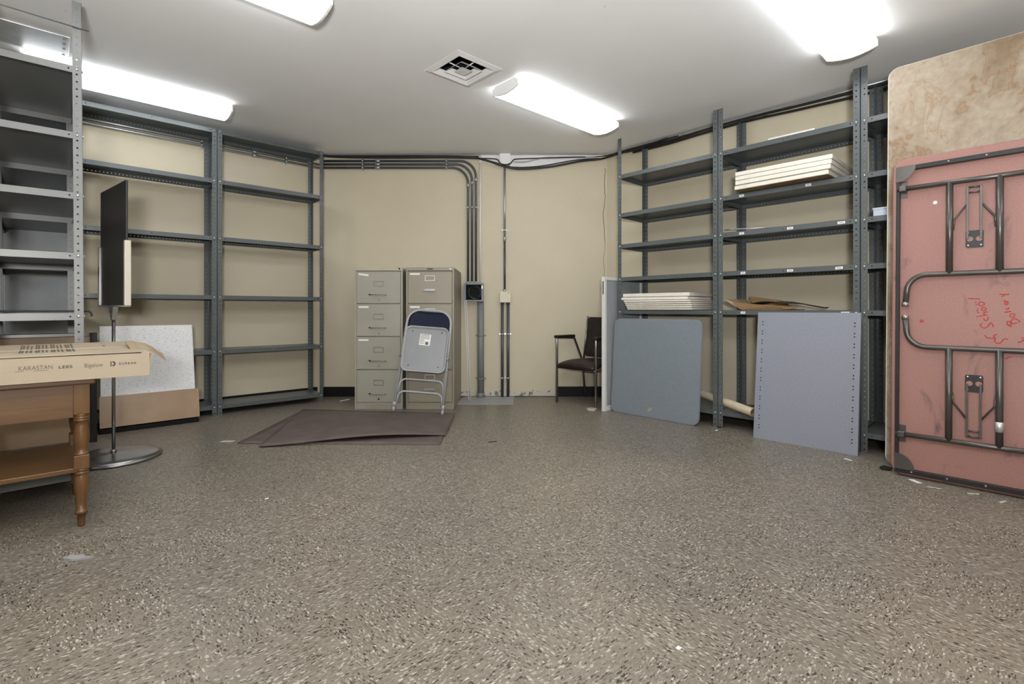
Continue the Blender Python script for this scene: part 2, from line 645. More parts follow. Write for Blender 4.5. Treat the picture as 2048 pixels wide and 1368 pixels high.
# ------------------------------------------------------------------ the setting
XL, YB = -3.6, -3.0                   # the two walls behind the photographer
xc0 = (CH - WALL_L * SA) / CA         # where the cut-off wall meets the left wall
yc1 = (CH - WALL_R * CA) / SA         # ... and the right wall
plan = [(XL, YB), (WALL_R, YB), (WALL_R, yc1), (xc0, WALL_L), (XL, WALL_L)]

o = MB().prism(plan, XYZ, -0.08, 0.0).build('floor', 'floor')
struct(o, 'brown speckled vinyl tile floor', 'floor')
b = MB()
VX0, VX1, VY0, VY1 = 1.955, 2.285, 2.60, 2.93          # opening for the ceiling vent
for x0, x1, y0, y1 in ((XL - .1, VX0, YB - .1, WALL_L + .1), (VX1, WALL_R + .1, YB - .1, WALL_L + .1), (VX0, VX1, YB - .1, VY0), (VX0, VX1, VY1, WALL_L + .1)):
    b.box(x0, x1, y0, y1, CEIL, CEIL + .08)
struct(b.build('ceiling', 'ceiling'), 'white painted ceiling', 'ceiling')


def wall(name, p, q, label):
    p, q = Vector((p[0], p[1], 0)), Vector((q[0], q[1], 0))
    d = (q - p).normalized()
    n = Vector((d.y, -d.x, 0))        # outwards when walking the plan counter-clockwise
    t = 0.1
    a, c = p - d * .02, q + d * .02
    o = MB().hexa([a, c, c + n * t, a + n * t] + [v + Vector((0, 0, CEIL)) for v in (a, c, c + n * t, a + n * t)]).build(name, 'wall')
    return struct(o, label, 'wall')


wall('wall_near', plan[0], plan[1], 'beige wall behind the camera')
wall('wall_right', plan[1], plan[2], 'beige wall behind the right-hand shelving')
wall('wall_back', plan[2], plan[3], 'beige wall across the corner, behind the filing cabinets')
wall('wall_left', plan[3], plan[4], 'beige wall behind the left-hand shelving')
wall('wall_side', plan[4], plan[0], 'beige wall to the left of the camera')

# black baseboards; the middle of the corner wall has lost its own and shows dirty plaster
struct(MB().box(XL, xc0 - .01, WALL_L - .008, WALL_L, 0, .105).build('baseboard_left', 'black_base'), 'black baseboard along the left wall', 'baseboard')
struct(MB().box(WALL_R - .008, WALL_R, YB, yc1 - .01, 0, .105).build('baseboard_right', 'black_base'), 'black baseboard along the right wall', 'baseboard')


def chroot(name, label, cat, x, d=CH, z=0, group=None):
    X, Y = cw(x, d)
    return thing(name, label, cat, (X, Y, z), (0, 0, ROT_CH), group)


def chplace(ob, x=0, d=CH, z=0):
    X, Y = cw(x, d)
    ob.location = (X, Y, z)
    ob.rotation_euler = (0, 0, ROT_CH)
    return ob


XBL, XBR = -2.03, 1.0
struct(chplace(MB().box(XBL, -0.56, -.008, 0, 0, .105).build('baseboard_back', 'black_base')), 'black baseboard left of the filing cabinets', 'baseboard')
struct(chplace(MB().box(0.485, XBR, -.008, 0, 0, .108).build('baseboard_corner', 'black_base')), 'black baseboard behind the armchair', 'baseboard')
# torn plaster edge with an uneven top
pts = [(-0.56, 0.0)]
n = 40
for i in range(n + 1):
    pts.append((-0.56 + 1.045 * i / n, 0.05 + 0.03 * random.random() * (0.4 + abs(math.sin(i * .7)))))
pts.append((0.485, 0.0))
struct(chplace(MB().prism(pts, XZY, -.006, 0).build('trim_1', 'plaster')), 'strip of bare dirty plaster where the baseboard is gone', 'trim')
b = MB().box(-0.56, 0.485, -.009, -.0, 0.0, .006)
struct(chplace(b.build('trim_2', 'dark')), 'dark gap between bare plaster and floor', 'trim')
# white painted band under the ceiling on the right part of the corner wall
pts = [(-.35, 2.59), (-.35, 2.53), (-.2, 2.49), (-.05, 2.455), (.1, 2.45), (.4, 2.47), (.7, 2.53), (1.0, 2.55), (1.0, 2.59)]
struct(chplace(MB().prism(pts, XZY, -.003, 0).build('trim_3', 'white_paint')), 'white painted band at the top of the corner wall', 'trim')
# crack near the corner
b = MB()
zz = 2.45
px = 1.0
while zz > 1.15:
    nz = zz - random.uniform(.03, .09)
    nx = px + random.uniform(-.012, .010) * (1 if zz > 1.6 else 1.6)
    w = 0.0022 if zz > 1.7 else 0.0012
    b.hexa([(px - w, -.0012, zz), (px + w, -.0012, zz), (px + w, 0, zz), (px - w, 0, zz), (nx - w, -.0012, nz), (nx + w, -.0012, nz), (nx + w, 0, nz), (nx - w, 0, nz)])
    zz, px = nz, max(.93, min(1.0, nx))
struct(chplace(b.build('trim_4', 'dark')), 'thin dark crack running down beside the corner', 'crack')

# ------------------------------------------------------------------ ceiling fixtures
FIX_PROFILE = [(-.100, .086), (-.132, .064), (-.134, .026), (-.10, .014), (-.05, .004), (0, 0), (.05, .004), (.10, .014), (.134, .026), (.132, .064), (.100, .086)]


def make_light(label, loc):
    t = thing('ceiling_light', label, 'ceiling light', loc, (0, 0, 0), 'fluorescent fixtures on the ceiling')
    L = 1.22
    MB().prism(FIX_PROFILE, lambda u, v, w: (w, u, v), .012, L - .012).build('diffuser', 'diffuser', t)
    MB().box(.02, L - .02, -.075, .075, .084, .0895).build('housing', 'fixture', t)
    for x in (0, L - .012):
        MB().prism([(u * 1.015, v * 1.02 - .0015) for u, v in FIX_PROFILE], lambda u, v, w: (w, u, v), x, x + .012).build('end_cap', 'fixture', t)
    return t


LZ = CEIL - .090
lights = [((2.445, 2.70, LZ), 'lit wraparound ceiling light in the middle beside the square vent'),
          ((-.105, 4.62, LZ), 'lit wraparound ceiling light over the left shelving, behind the tall perforated post'),
          ((-.115, 2.69, LZ), 'lit wraparound ceiling light cut off by the top edge left of centre'),
          ((2.46, .845, LZ), 'lit wraparound ceiling light near the right wall above the stained board'),
          ((-.115, .845, LZ), 'added wraparound ceiling light above the camera, out of the picture'),  # from here on: fixtures added out of view to light the room
          ((-2.67, 2.69, LZ), 'added wraparound ceiling light to the far left, out of the picture'),
          ((2.46, -1.1, LZ), 'added unseen wraparound ceiling light behind the camera on the right'),
          ((-.115, -1.1, LZ), 'added unseen wraparound ceiling light behind the camera in the middle'),
          ((-2.67, .845, LZ), 'added unseen wraparound ceiling light behind the camera on the left')]
first = make_light(lights[0][1], lights[0][0])
for loc, lab in lights[1:]:
    c = dup(first, lab)
    c.location = loc

# square four-way vent
t = thing('ceiling_vent', 'square white four-way air vent in the ceiling beside the middle light', 'vent', ((VX0 + VX1) / 2, (VY0 + VY1) / 2, CEIL))
S = (VX1 - VX0) / 2


def frustum(mb, a, za, c, zc, th=.002):
    """Sloping square ring: half-size a at height za to half-size c at height zc."""
    ca = [(-a, -a), (a, -a), (a, a), (-a, a)]
    cc = [(-c, -c), (c, -c), (c, c), (-c, c)]
    for i in range(4):
        j = (i + 1) % 4
        mb.hexa([(*ca[i], za), (*ca[j], za), (*cc[j], zc), (*cc[i], zc), (*ca[i], za + th), (*ca[j], za + th), (*cc[j], zc + th), (*cc[i], zc + th)])
    return mb


fb = frustum(MB(), S + .028, -.004, S - .012, -.014)
frustum(fb, S - .012, -.014, S - .047, .012)
fb.build('frame', 'white_paint', t)
frustum(MB(), .092, -.012, .062, .014).build('louver', 'white_paint', t)
MB().hexa([(-.046, -.046, -.012), (.046, -.046, -.012), (.046, .046, -.012), (-.046, .046, -.012), (-.008, -.008, .006), (.008, -.008, .006), (.008, .008, .006), (-.008, .008, .006)]).build('louver', 'white_paint', t)
rb = MB()
for dx, dy in ((1, 0), (0, 1), (-1, 0), (0, -1)):
    rb.tube([(dx * .01, dy * .01, .004), (dx * (S - .045), dy * (S - .045), .010)], .004, 6)
rb.build('rib', 'white_paint', t)
vb = MB()
for x0, x1, y0, y1, z0, z1 in ((-S, S, -S, S, .16, .17), (-S, -S + .004, -S, S, .02, .16), (S - .004, S, -S, S, .02, .16), (-S, S, -S, -S + .004, .02, .16), (-S, S, S - .004, S, .02, .16)):
    vb.box(x0, x1, y0, y1, z0, z1)
vb.build('duct', 'dark', t)

# flat metal sheet screwed to the ceiling over the near rack
t = thing('ceiling_plate', 'flat dull metal sheet screwed to the ceiling at the upper left', 'metal plate', (-1.1, 4.05, CEIL - .012))
MB().box(0, 1.22, 0, .34, 0, .012, .002).build('sheet', 'plate', t)
for yy in (.04, .12, .20, .30):
    MB().tube([(1.195, yy, -.003), (1.195, yy, .001)], .008, 10).build('screw', 'dull_metal', t)

# ------------------------------------------------------------------ shelving
POST_H = 2.53
PITCH = .0381


def post_mesh(sx, sy):
    holes = [.019 + PITCH * k for k in range(int((POST_H - .02) / PITCH) + 1) if .019 + PITCH * k < POST_H - .008]
    b = MB()
    b.strip((0, 0, 0), (0, 0, 1), (sx, 0, 0), (0, sy, 0), POST_H, .038, holes, .021, .0048, .002)
    b.strip((0, 0, 0), (0, 0, 1), (0, sy, 0), (sx, 0, 0), POST_H, .038, holes, .021, .0048, .002)
    return b.mesh('post', 'steel')


POSTS = {(sx, sy): post_mesh(sx, sy) for sx in (1, -1) for sy in (1, -1)}
BOLT = MB().lathe([(.007, 0), (.007, .002), (.005, .005), (.001, .006)], 10).mesh('bolt', 'zinc')
LIP = .036


def shelf_mesh(W, D, front_holes):
    b = MB()
    g = .003
    b.box(g, W - g, g, D - g, -.0015, 0)
    n = int((W - .1) / .0254)
    many = [.06 + k * .0254 for k in range(n)]
    three = [.058, W / 2, W - .058]
    L = W - 2 * g
    b.strip((g, g, -LIP), (1, 0, 0), (0, 0, 1), (0, 1, 0), L, LIP, many if front_holes else three, .018, .004, .0015)
    b.strip((g, D - g - .0015, -LIP), (1, 0, 0), (0, 0, 1), (0, 1, 0), L, LIP, many, .018, .004, .0015)
    b.strip((g, g, -LIP), (0, 1, 0), (0, 0, 1), (1, 0, 0), D - 2 * g, LIP, [.05, D - .056], .018, .004, .0015)
    b.strip((W - g - .0015, g, -LIP), (0, 1, 0), (0, 0, 1), (1, 0, 0), D - 2 * g, LIP, [.05, D - .056], .018, .004, .0015)
    b.box(g, W - g, g, g + .012, -LIP, -LIP + .0015)          # return flanges under the two long lips
    b.box(g, W - g, D - g - .012, D - g, -LIP, -LIP + .0015)
    return b.mesh('shelf', 'steel')


PAINTED = {}


def painted(me, paint):
    if paint is None:
        return me
    if (me.name, paint) not in PAINTED:
        c = me.copy()
        c.materials[0] = M[paint]
        PAINTED[(me.name, paint)] = c
    return PAINTED[(me.name, paint)]


def rack(label, loc, rz, W, D, zs, mesh, stickers={}, tilt=(0, 0), bolt_sides=(0,), foot=False, paint=None):
    t = thing('metal_shelving_unit', label, 'shelving unit', loc, (tilt[0], tilt[1], rz), 'perforated steel shelving units')
    for (sx, sy), x, y in (((1, 1), 0, 0), ((-1, 1), W, 0), ((1, -1), 0, D), ((-1, -1), W, D)):
        p = inst('post', painted(POSTS[(sx, sy)], paint), t, (x, y, 0))
        if foot and sy == 1:
            MB().box(-.03 if sx < 0 else 0, 0 if sx < 0 else .03, -.025, .045, 0, .006, .001).build('foot_plate', 'black_frame', p)
    for i, z in enumerate(zs):
        s = inst('shelf', painted(mesh, paint), t, (0, 0, z))
        for x in (.021, W - .021):
            inst('bolt', BOLT, s, (x, 0, -.017), (R(90), 0, 0))
        if 1 in bolt_sides:
            for y in (.021, D - .021):
                inst('bolt', BOLT, s, (0, y, -.017), (0, R(-90), 0))
        for x, w, tilt_s in stickers.get(i, ()):
            st = MB().box(-w / 2, w / 2, .0015, .0030, -.0085, .0085).build('label_sticker', 'paper', s, (x, 0, -.019), (0, R(tilt_s), 0))
            kb = MB()
            for k in range(5):
                kb.box(-w * .28 + k * w * .12, -w * .28 + k * w * .12 + w * .07, .0012, .0016, -.003, .003)
            me = kb.mesh('lettering', 'ink_pale')
            # lettering is printed on the sticker, one mesh with it
            bmx = bmesh.new()
            bmx.from_mesh(st.data)
            n0 = len(bmx.faces)
            bmx.from_mesh(me)
            bmx.faces.ensure_lookup_table()
            for f in bmx.faces[n0:]:
                f.material_index = 1
            bmx.to_mesh(st.data)
            bmx.free()
            st.data.materials.append(M['ink_pale'])
    return t


LSH = (.09, .578, 1.06, 1.58, 2.085, 2.528)
RSH = (.13, .93, 1.235, 1.54, 1.83, 2.19)
PSH = (.092, .917, 1.23, 1.542, 1.854, 2.195)
mL = shelf_mesh(.948, .305, False)
mR = shelf_mesh(.951, .45, False)
mP = shelf_mesh(.95, .38, True)
rack('empty grey shelving unit on the left wall, behind the black sign and the white tile', (.173, 5.02, 0), 0, .948, .305, LSH, mL)
rack('empty grey shelving unit on the left wall, in the corner beside the brown mat', (1.124, 5.02, 0), 0, .948, .305, LSH, mL)
rack('grey shelving unit on the right wall with white tiles on its waist-high shelf', (3.93, 2.762, 0), R(-90), .951, .45, RSH, mR)
rack('grey shelving unit on the right wall behind the lavender perforated panel', (3.93, 1.808, 0), R(-90), .951, .45, RSH, mR,
     {4: [(.184, .036, 0), (.645, .036, 2)], 3: [(.184, .036, 0), (.527, .040, 0), (.845, .044, 0)],
      2: [(.194, .036, 0), (.527, .040, 0), (.832, .044, -4)], 1: [(.194, .034, 0), (.868, .05, 0)]}, foot=True)
rack('grey shelving unit on the right wall mostly hidden behind the stained board', (3.93, .853, 0), R(-90), .951, .45, RSH, mR)
rack('tall shelving unit end-on at the far left, its perforated post nearest the camera', (.16, 3.43, 0), R(90), .95, .38, PSH, mP, tilt=(-.006, .005), bolt_sides=(0, 1), paint='steel_lit')
pr2 = rack('shelving unit at the far left standing directly behind the nearest one, against the wall', (.165, 4.388, 0), R(90), .95, .38, PSH, mP, tilt=(-.006, .0))
MB().box(.944, .946, .01, .37, .02, 2.5).build('shade_panel', 'panel_grey', pr2)  # added grey sheet standing in for the shaded wall seen through the rack

# ------------------------------------------------------------------ conduits, boxes and cables
def strap(parent, p, axis, r, name='pipe_strap', mat_='conduit_light'):
    b = MB()
    p = Vector(p)
    if axis == 'z':
        b.lathe([(r + .002, -.008), (r + .004, -.006), (r + .004, .006), (r + .002, .008)], 16, p)
        b.box(p.x - r - .018, p.x + r + .018, p.y + r - .003, p.y + r, p.z - .008, p.z + .008)
    else:
        b.tube([(p.x - .008, p.y, p.z), (p.x + .008, p.y, p.z)], r + .004, 16)
        b.box(p.x - .008, p.x + .008, p.y + r - .003, p.y + r, p.z - r - .018, p.z + r + .012)
    return b.build(name, mat_, parent)


names = ('lowest', 'middle', 'uppermost')
for k, (zh, xv) in enumerate(((2.450, -.470), (2.486, -.427), (2.522, -.385))):
    t = chroot('electrical_conduit', 'dark bent conduit on the corner wall, %s of three turning down to the open box' % names[k], 'conduit', 0, group='bent conduits on the corner wall')
    y = -.030
    MB().tube(fillet([(-2.02, y, zh), (xv, y, zh), (xv, y, 1.222)], .17 + .0 * k, 12), .0125, 12).build('tube', 'conduit', t)
    for x in (-1.595, -.70):
        strap(t, (x, y, zh), 'x', .0125)
    cz = (2.262, 2.290, 2.322)[k]
    MB().tube([(xv, y, cz - .022), (xv, y, cz + .022)], .0165, 12).build('coupling', 'conduit_light', t)
    MB().tube([(-1.46, y, zh), (-1.41, y, zh)], .0165, 12).build('coupling', 'conduit_light', t)
    strap(t, (xv, y, 2.026), 'z', .0125)
    MB().tube([(xv, y, 1.212), (xv, y, 1.235)], .0165, 12).build('connector', 'conduit_light', t)
t = chroot('electrical_conduit', 'thin white vertical conduit beside the three dark ones, ceiling to open box', 'conduit', 0)
MB().tube([(-.340, -.022, 2.585), (-.340, -.022, 1.22)], .009, 12).build('tube', 'white_plastic', t)
MB().tube([(-.340, -.022, 2.50), (-.340, -.022, 2.585)], .012, 12).build('sleeve', 'white_plastic', t)
# open junction box
t = chroot('junction_box', 'open dark steel junction box with coiled wires beside the filing cabinets', 'junction box', -.406)
W_, z0, z1 = .102, 1.02, 1.214
b = MB()
b.box(-W_, W_, -.006, -.001, z0, z1)
b.box(-W_, -W_ + .006, -.105, -.006, z0, z1)
b.box(W_ - .006, W_, -.105, -.006, z0, z1)
b.box(-W_ + .006, W_ - .006, -.105, -.006, z0, z0 + .006)
b.box(-W_ + .006, W_ - .006, -.105, -.006, z1 - .006, z1)
for x0, x1, a0, a1 in ((-W_, -W_ + .022, z0, z1), (W_ - .018, W_, z0, z1), (-W_ + .022, W_ - .018, z0, z0 + .016), (-W_ + .022, W_ - .018, z1 - .016, z1)):
    b.box(x0, x1, -.109, -.105, a0, a1)
b.build('box', 'conduit', t)
MB().box(-W_ + .007, W_ - .007, -.010, -.006, z0 + .007, z1 - .007).build('shade_plate', 'dark', t)  # black sheet put in to paint the shade inside the open box
for k in range(4):
    pts = []
    rr = .055 + .006 * k
    for i in range(22):
        a_ = i / 21 * PI * 1.8 + k
        pts.append((math.cos(a_) * rr * .95 + .004 * k, -.022 - .009 * k + .006 * math.sin(3 * a_), z0 + .097 + math.sin(a_) * rr))
    MB().tube(smooth_path(pts, 2), .004, 6).build('wire', 'cable' if k != 2 else 'conduit', t)
MB().box(W_ - .016, W_ - .005, -.112, -.109, z1 - .06, z1 - .03).build('latch', 'dull_metal', t)
# fat grey pipe below it
t = chroot('drain_pipe', 'thick grey painted pipe from the open box down to the floor', 'pipe', -.334)
MB().tube([(0, -.042, 0), (0, -.042, 1.019)], .036, 24).build('tube', 'pipe_grey', t)
MB().tube([(0, -.042, .0), (0, -.042, .05)], .042, 24).build('collar', 'pipe_grey', t)
for z in (.657, .198):
    strap(t, (0, -.042, z), 'z', .036, mat_='pipe_grey')
# narrow conduit right of it
t = chroot('electrical_conduit', 'vertical conduit between the ceiling box and the cream box', 'conduit', -.078)
MB().tube([(0, -.026, 1.69), (0, -.026, 2.47)], .0115, 12).build('upper_tube', 'conduit_light', t)
MB().tube([(0, -.026, 1.128), (0, -.026, 1.69)], .0115, 12).build('lower_tube', 'conduit', t)
MB().tube([(0, -.026, 1.66), (0, -.026, 1.72)], .0155, 12).build('coupling', 'conduit_light', t)
strap(t, (0, -.026, 1.785), 'z', .0115)
MB().tube([(0, -.026, 1.128), (0, -.026, 1.15)], .017, 12).build('connector', 'conduit_light', t)
t = chroot('junction_box', 'small cream painted box on the corner wall above two dark pipes', 'junction box', -.072)
MB().box(-.054, .054, -.066, -.001, 1.012, 1.126, .004).build('box', 'cream_box', t)
MB().box(-.056, .056, -.071, -.066, 1.010, 1.128, .002).build('cover', 'cream_box', t)
MB().tube([(.036, -.074, 1.112), (.036, -.070, 1.112)], .005, 8).build('screw', 'dark', t)
for x, side in ((-.104, 'left'), (-.042, 'right')):
    t = chroot('electrical_conduit', 'dark pipe from the cream box to the floor, %s of the pair' % side, 'conduit', x, group='pair of dark pipes below the cream box')
    MB().tube([(0, -.03, 0), (0, -.03, 1.012)], .0155, 14).build('tube', 'conduit', t)
    for z in (.673, .203):
        strap(t, (0, -.03, z), 'z', .0155)
    MB().tube([(0, -.03, .99), (0, -.03, 1.012)], .020, 14).build('connector', 'conduit', t)
t = chroot('junction_box', 'white square junction box right under the ceiling on the corner wall', 'junction box', -.074)
MB().box(-.054, .054, -.075, -.001, 2.476, 2.588, .003).build('box', 'white_paint', t)
MB().box(-.056, .056, -.080, -.075, 2.474, 2.588, .002).build('cover', 'white_paint', t)

# conduits along the left wall behind the racks
for k, zh in enumerate((2.488, 2.452)):
    t = thing('electrical_conduit', 'galvanised conduit along the left wall below the top shelf, %s of two' % ('upper', 'lower')[k], 'conduit', (0, WALL_L - .022, zh), group='conduits along the left wall')
    MB().tube([(-.9, 0, 0), (xc0 + .02, 0, 0)], .0125, 12).build('tube', 'conduit_light', t)
    for x in (1.07, 1.82):
        strap(t, (x, 0, 0), 'x', .0125)
    MB().tube([(1.50, 0, 0), (1.55, 0, 0)], .0165, 12).build('coupling', 'conduit_light', t)


def cable(label, pts, r, m='cable', name='cable', cat='cable', group=None):
    o = MB().tube(smooth_path(pts, 8), r, 8).build(name, m)
    return tag(o, label, cat, group)


def chp(x, y, z):
    X, Y = cw(x, CH + y)
    return (X, Y, z)


TOPC = 'black cables at the top of the corner wall'
cable('fat black cable over the three bent conduits at the top of the corner wall', [chp(-2.03, -.05, 2.575), chp(-1.85, -.055, 2.56), chp(-1.4, -.05, 2.553), chp(-.7, -.05, 2.556), chp(-.36, -.055, 2.546)], .011, group=TOPC)
cable('second black cable over the three bent conduits at the top of the corner wall', [chp(-2.0, -.03, 2.575), chp(-1.7, -.03, 2.574), chp(-1.0, -.03, 2.575), chp(-.36, -.035, 2.566)], .010, group=TOPC)
cable('black cable sagging lowest across the corner wall under the white band', [chp(-.36, -.05, 2.546), chp(-.24, -.055, 2.512), chp(-.1, -.06, 2.462), chp(.08, -.05, 2.432), chp(.4, -.04, 2.458), chp(.72, -.04, 2.516), chp(.95, -.05, 2.540), (4.36, 3.05, 2.55), (4.36, 2.76, 2.555), (4.36, 2.5, 2.570)], .0105, group=TOPC)
cable('thinner black cable sagging just above the lowest one', [chp(-.36, -.03, 2.55), chp(-.2, -.03, 2.512), chp(0, -.03, 2.458), chp(.3, -.03, 2.468), chp(.7, -.03, 2.535), chp(.97, -.03, 2.55)], .006, group=TOPC)
cable('black cable looping under the white ceiling box', [chp(-.34, -.035, 2.55), chp(-.2, -.035, 2.545), chp(-.15, -.06, 2.525), chp(-.125, -.09, 2.482), chp(-.075, -.09, 2.468), chp(-.02, -.09, 2.478), chp(.01, -.05, 2.52), chp(.05, -.03, 2.543), chp(.3, -.03, 2.552), chp(.65, -.03, 2.562), chp(.98, -.03, 2.575), (4.39, 2.95, 2.578), (4.39, 2.4, 2.578)], .006, group=TOPC)
cable('thin grey cable beside the white ceiling box', [chp(.02, -.02, 2.515), chp(.15, -.02, 2.517), chp(.25, -.02, 2.54), chp(.4, -.02, 2.565), chp(.9, -.02, 2.568)], .006, 'cable_grey')
RWC = 'cables along the top of the right wall'
for k, (yy, zz, rr) in enumerate(((4.395, 2.562, .012), (4.372, 2.556, .010), (4.398, 2.538, .010))):
    pts = [(yy - .01, 2.98 - .04 * k, zz - .006), (yy, 2.5, zz - .008), (yy, 2.2, zz + .002), (yy - .006, 1.75, zz + .004), (yy, 1.3, zz - .002 - .006 * k), (yy, .8, zz - .006 - .010 * k), (yy, -.2, zz - .006)]
    cable('black cable along the top of the right wall, %s of three' % ('thickest', 'middle', 'lowest')[k], pts, rr, group=RWC)
t = thing('electrical_conduit', 'silver conduit along the top of the right wall above the shelving', 'conduit', (4.385, 0, 2.575))
MB().tube([(0, 2.75, -.018), (0, -.3, -.004)], .010, 12).build('tube', 'conduit_light', t)
for yv in (2.35, 1.62, 1.44):
    MB().tube([(0, yv - .02, -.016), (0, yv + .02, -.016)], .014, 12).build('coupling', 'dull_metal', t)

# two white rods and a floor plate
for k, (dx, lab) in enumerate(((0, 'left'), (.018, 'right'))):
    a_ = chp(-.497 + dx, -.125, 1.03)
    c_ = chp(-.436 + dx, -.30, 0.006)
    o = MB().tube([a_, c_], .005, 8).build('white_rod', 'white_plastic')
    tag(o, 'thin white rod leaning below the open junction box, %s of the pair' % lab, 'rod', 'white rods below the junction box')
o = MB().prism([(-.585, -.46), (-.5, -.01), (.02, -.01), (.01, -.46)], XYZ, 0, .003).build('floor_plate', 'floor_plate')
chplace(o)
tag(o, 'grey paint-splashed plate flat on the floor below the pipes', 'floor plate')

# ------------------------------------------------------------------ filing cabinets
def cabinet(label, xc, W, enamel, top_m, style):
    X, Y = cw(xc, 4.715)
    t = thing('filing_cabinet', label, 'filing cabinet', (X, Y, 0), (0, 0, ROT_CH), 'four-drawer filing cabinets')
    D, Hc = .655, 1.33
    h = W / 2
    b = MB()
    b.box(-h, h, .022, D, 0.0, Hc - .03, .002)
    b.box(-h, -h + .018, 0, .03, 0, Hc - .03, .002)
    b.box(h - .018, h, 0, .03, 0, Hc - .03, .002)
    b.box(-h + .018, h - .018, .004, .03, 0, .062, .001)
    for k in range(3):
        zb = .365 + .3095 * k
        b.box(-h + .018, h - .018, .006, .03, zb - .008, zb + .002)
    b.build('body', enamel, t)
    MB().box(-h, h, -.004, D, Hc - .032, Hc, .005, 3).build('top_panel', top_m, t)
    for k in range(4):
        z0 = .065 + .3095 * k
        z1 = z0 + .296
        dr = MB().box(-h + .020, h - .020, -.004, .020, z0, z1, .003).build('drawer', enamel, t)
        mx = 0.0
        zc = z0 + .185 if style == 'a' else z0 + .235
        # card holder
        b = MB()
        hw, hh = (.047, .025)
        for q in ((-hw, hw, zc + hh - .005, zc + hh), (-hw, hw, zc - hh, zc - hh + .005), (-hw, -hw + .005, zc - hh + .005, zc + hh - .005), (hw - .005, hw, zc - hh + .005, zc + hh - .005)):
            b.box(q[0], q[1], -.009, -.003, q[2], q[3])
        b.build('card_holder', 'dull_metal' if style == 'a' else 'white_paint', dr)
        zh = z0 + .082 if style == 'a' else z0 + .122
        hb = MB()
        hwid = .068 if style == 'a' else .052
        if style == 'a':
            hb.tube(fillet([(-hwid, -.003, zh - .004), (-hwid, -.03, zh), (hwid, -.03, zh), (hwid, -.003, zh - .004)], .008, 4), .0045, 8)
        else:
            hb.prism([(-hwid, zh - .006), (-hwid + .012, zh + .012), (hwid - .012, zh + .012), (hwid, zh - .006)], XZY, -.03, -.020)
            hb.box(-hwid, -hwid + .012, -.022, -.003, zh - .005, zh + .006)
            hb.box(hwid - .012, hwid, -.022, -.003, zh - .005, zh + .006)
        hb.build('handle', 'dull_metal' if style == 'a' else 'conduit_light', dr)
        MB().tube([(-hwid - .016, -.016, zh), (-hwid - .016, -.003, zh)], .007, 8).build('thumb_latch', 'black_plastic' if style == 'a' else 'dull_metal', dr)
        if style == 'a':
            MB().tube([(.002, -.012, z0 + .030), (.002, -.003, z0 + .030)], .008, 12).build('lock', 'dull_metal' if k else 'dark', dr)
        if (style == 'a' and k > 0) or (style == 'b' and k > 1):
            ang = -7 if (style == 'a' and k == 3) else 0
            MB().box(-.046, .046, -.0012, .0004, -.008, .008).build('paper_label', 'paper', dr, (-h + .085, -.0045, z1 - (.028 if ang else .022)), (0, R(-ang), 0))
    if style == 'a':
        MB().tube([(h - .03, -.008, Hc - .012), (h - .03, -.003, Hc - .012)], .008, 10).build('lock', 'dark', t)
    else:
        MB().box(-.028, .028, -.007, -.003, Hc - .020, Hc - .010, .001).build('nameplate', 'ink', t)
        MB().box(h - .045, h - .025, -.007, -.003, Hc - .022, Hc - .008, .001).build('lock_plate', 'white_plastic', t)
    return t


c1 = cabinet('pale grey-green four-drawer filing cabinet with a tan top, the left one', -1.251, .450, 'enamel_green', 'enamel_top', 'a')
b = MB()
for i in range(12):
    x0, x1 = -.12 + .02 * i, -.10 + .02 * i
    f = lambda x: .036 + .022 * math.sin((x + .12) * 9) * math.exp(-((x) / .1) ** 2)
    b.hexa([(x0, -.006, 0), (x1, -.006, 0), (x1, .006, 0), (x0, .006, 0), (x0, -.006 - .012 * math.sin(i * .26), f(x0)), (x1, -.006 - .012 * math.sin((i + 1) * .26), f(x1)), (x1, .006, f(x1)), (x0, .006, f(x0))])
b.build('bent_kick_plate', 'enamel_green', c1)
cabinet('grey-brown four-drawer filing cabinet behind the folding chair, the right one', -.769, .452, 'enamel_brown', 'enamel_brown', 'b')

# ------------------------------------------------------------------ brown sheet on the floor, folding chair on it
def bezier_surface(corners, lift, nx=24, ny=16, th=.006):
    """Sheet over four floor corners (a, b, c, d); lift(u, v) is its height."""
    a, b_, c, d = [Vector((p[0], p[1], 0)) for p in corners]
    m = MB()
    top = [[None] * (ny + 1) for _ in range(nx + 1)]
    bot = [[None] * (ny + 1) for _ in range(nx + 1)]
    for i in range(nx + 1):
        for j in range(ny + 1):
            u, v = i / nx, j / ny
            p = a.lerp(b_, u).lerp(d.lerp(c, u), v)
            h = lift(u, v)
            top[i][j] = m.bm.verts.new((p.x, p.y, h + th))
            bot[i][j] = m.bm.verts.new((p.x, p.y, h))
    for i in range(nx):
        for j in range(ny):
            f = m.bm.faces.new((top[i][j], top[i + 1][j], top[i + 1][j + 1], top[i][j + 1]))
            f.smooth = True
            f = m.bm.faces.new((bot[i][j], bot[i][j + 1], bot[i + 1][j + 1], bot[i + 1][j]))
            f.smooth = True
    for i in range(nx):
        m.bm.faces.new((top[i][0], bot[i][0], bot[i + 1][0], top[i + 1][0]))
        m.bm.faces.new((top[i][ny], top[i + 1][ny], bot[i + 1][ny], bot[i][ny]))
    for j in range(ny):
        m.bm.faces.new((top[0][j], top[0][j + 1], bot[0][j + 1], bot[0][j]))
        m.bm.faces.new((top[nx][j], bot[nx][j], bot[nx][j + 1], top[nx][j + 1]))
    return m


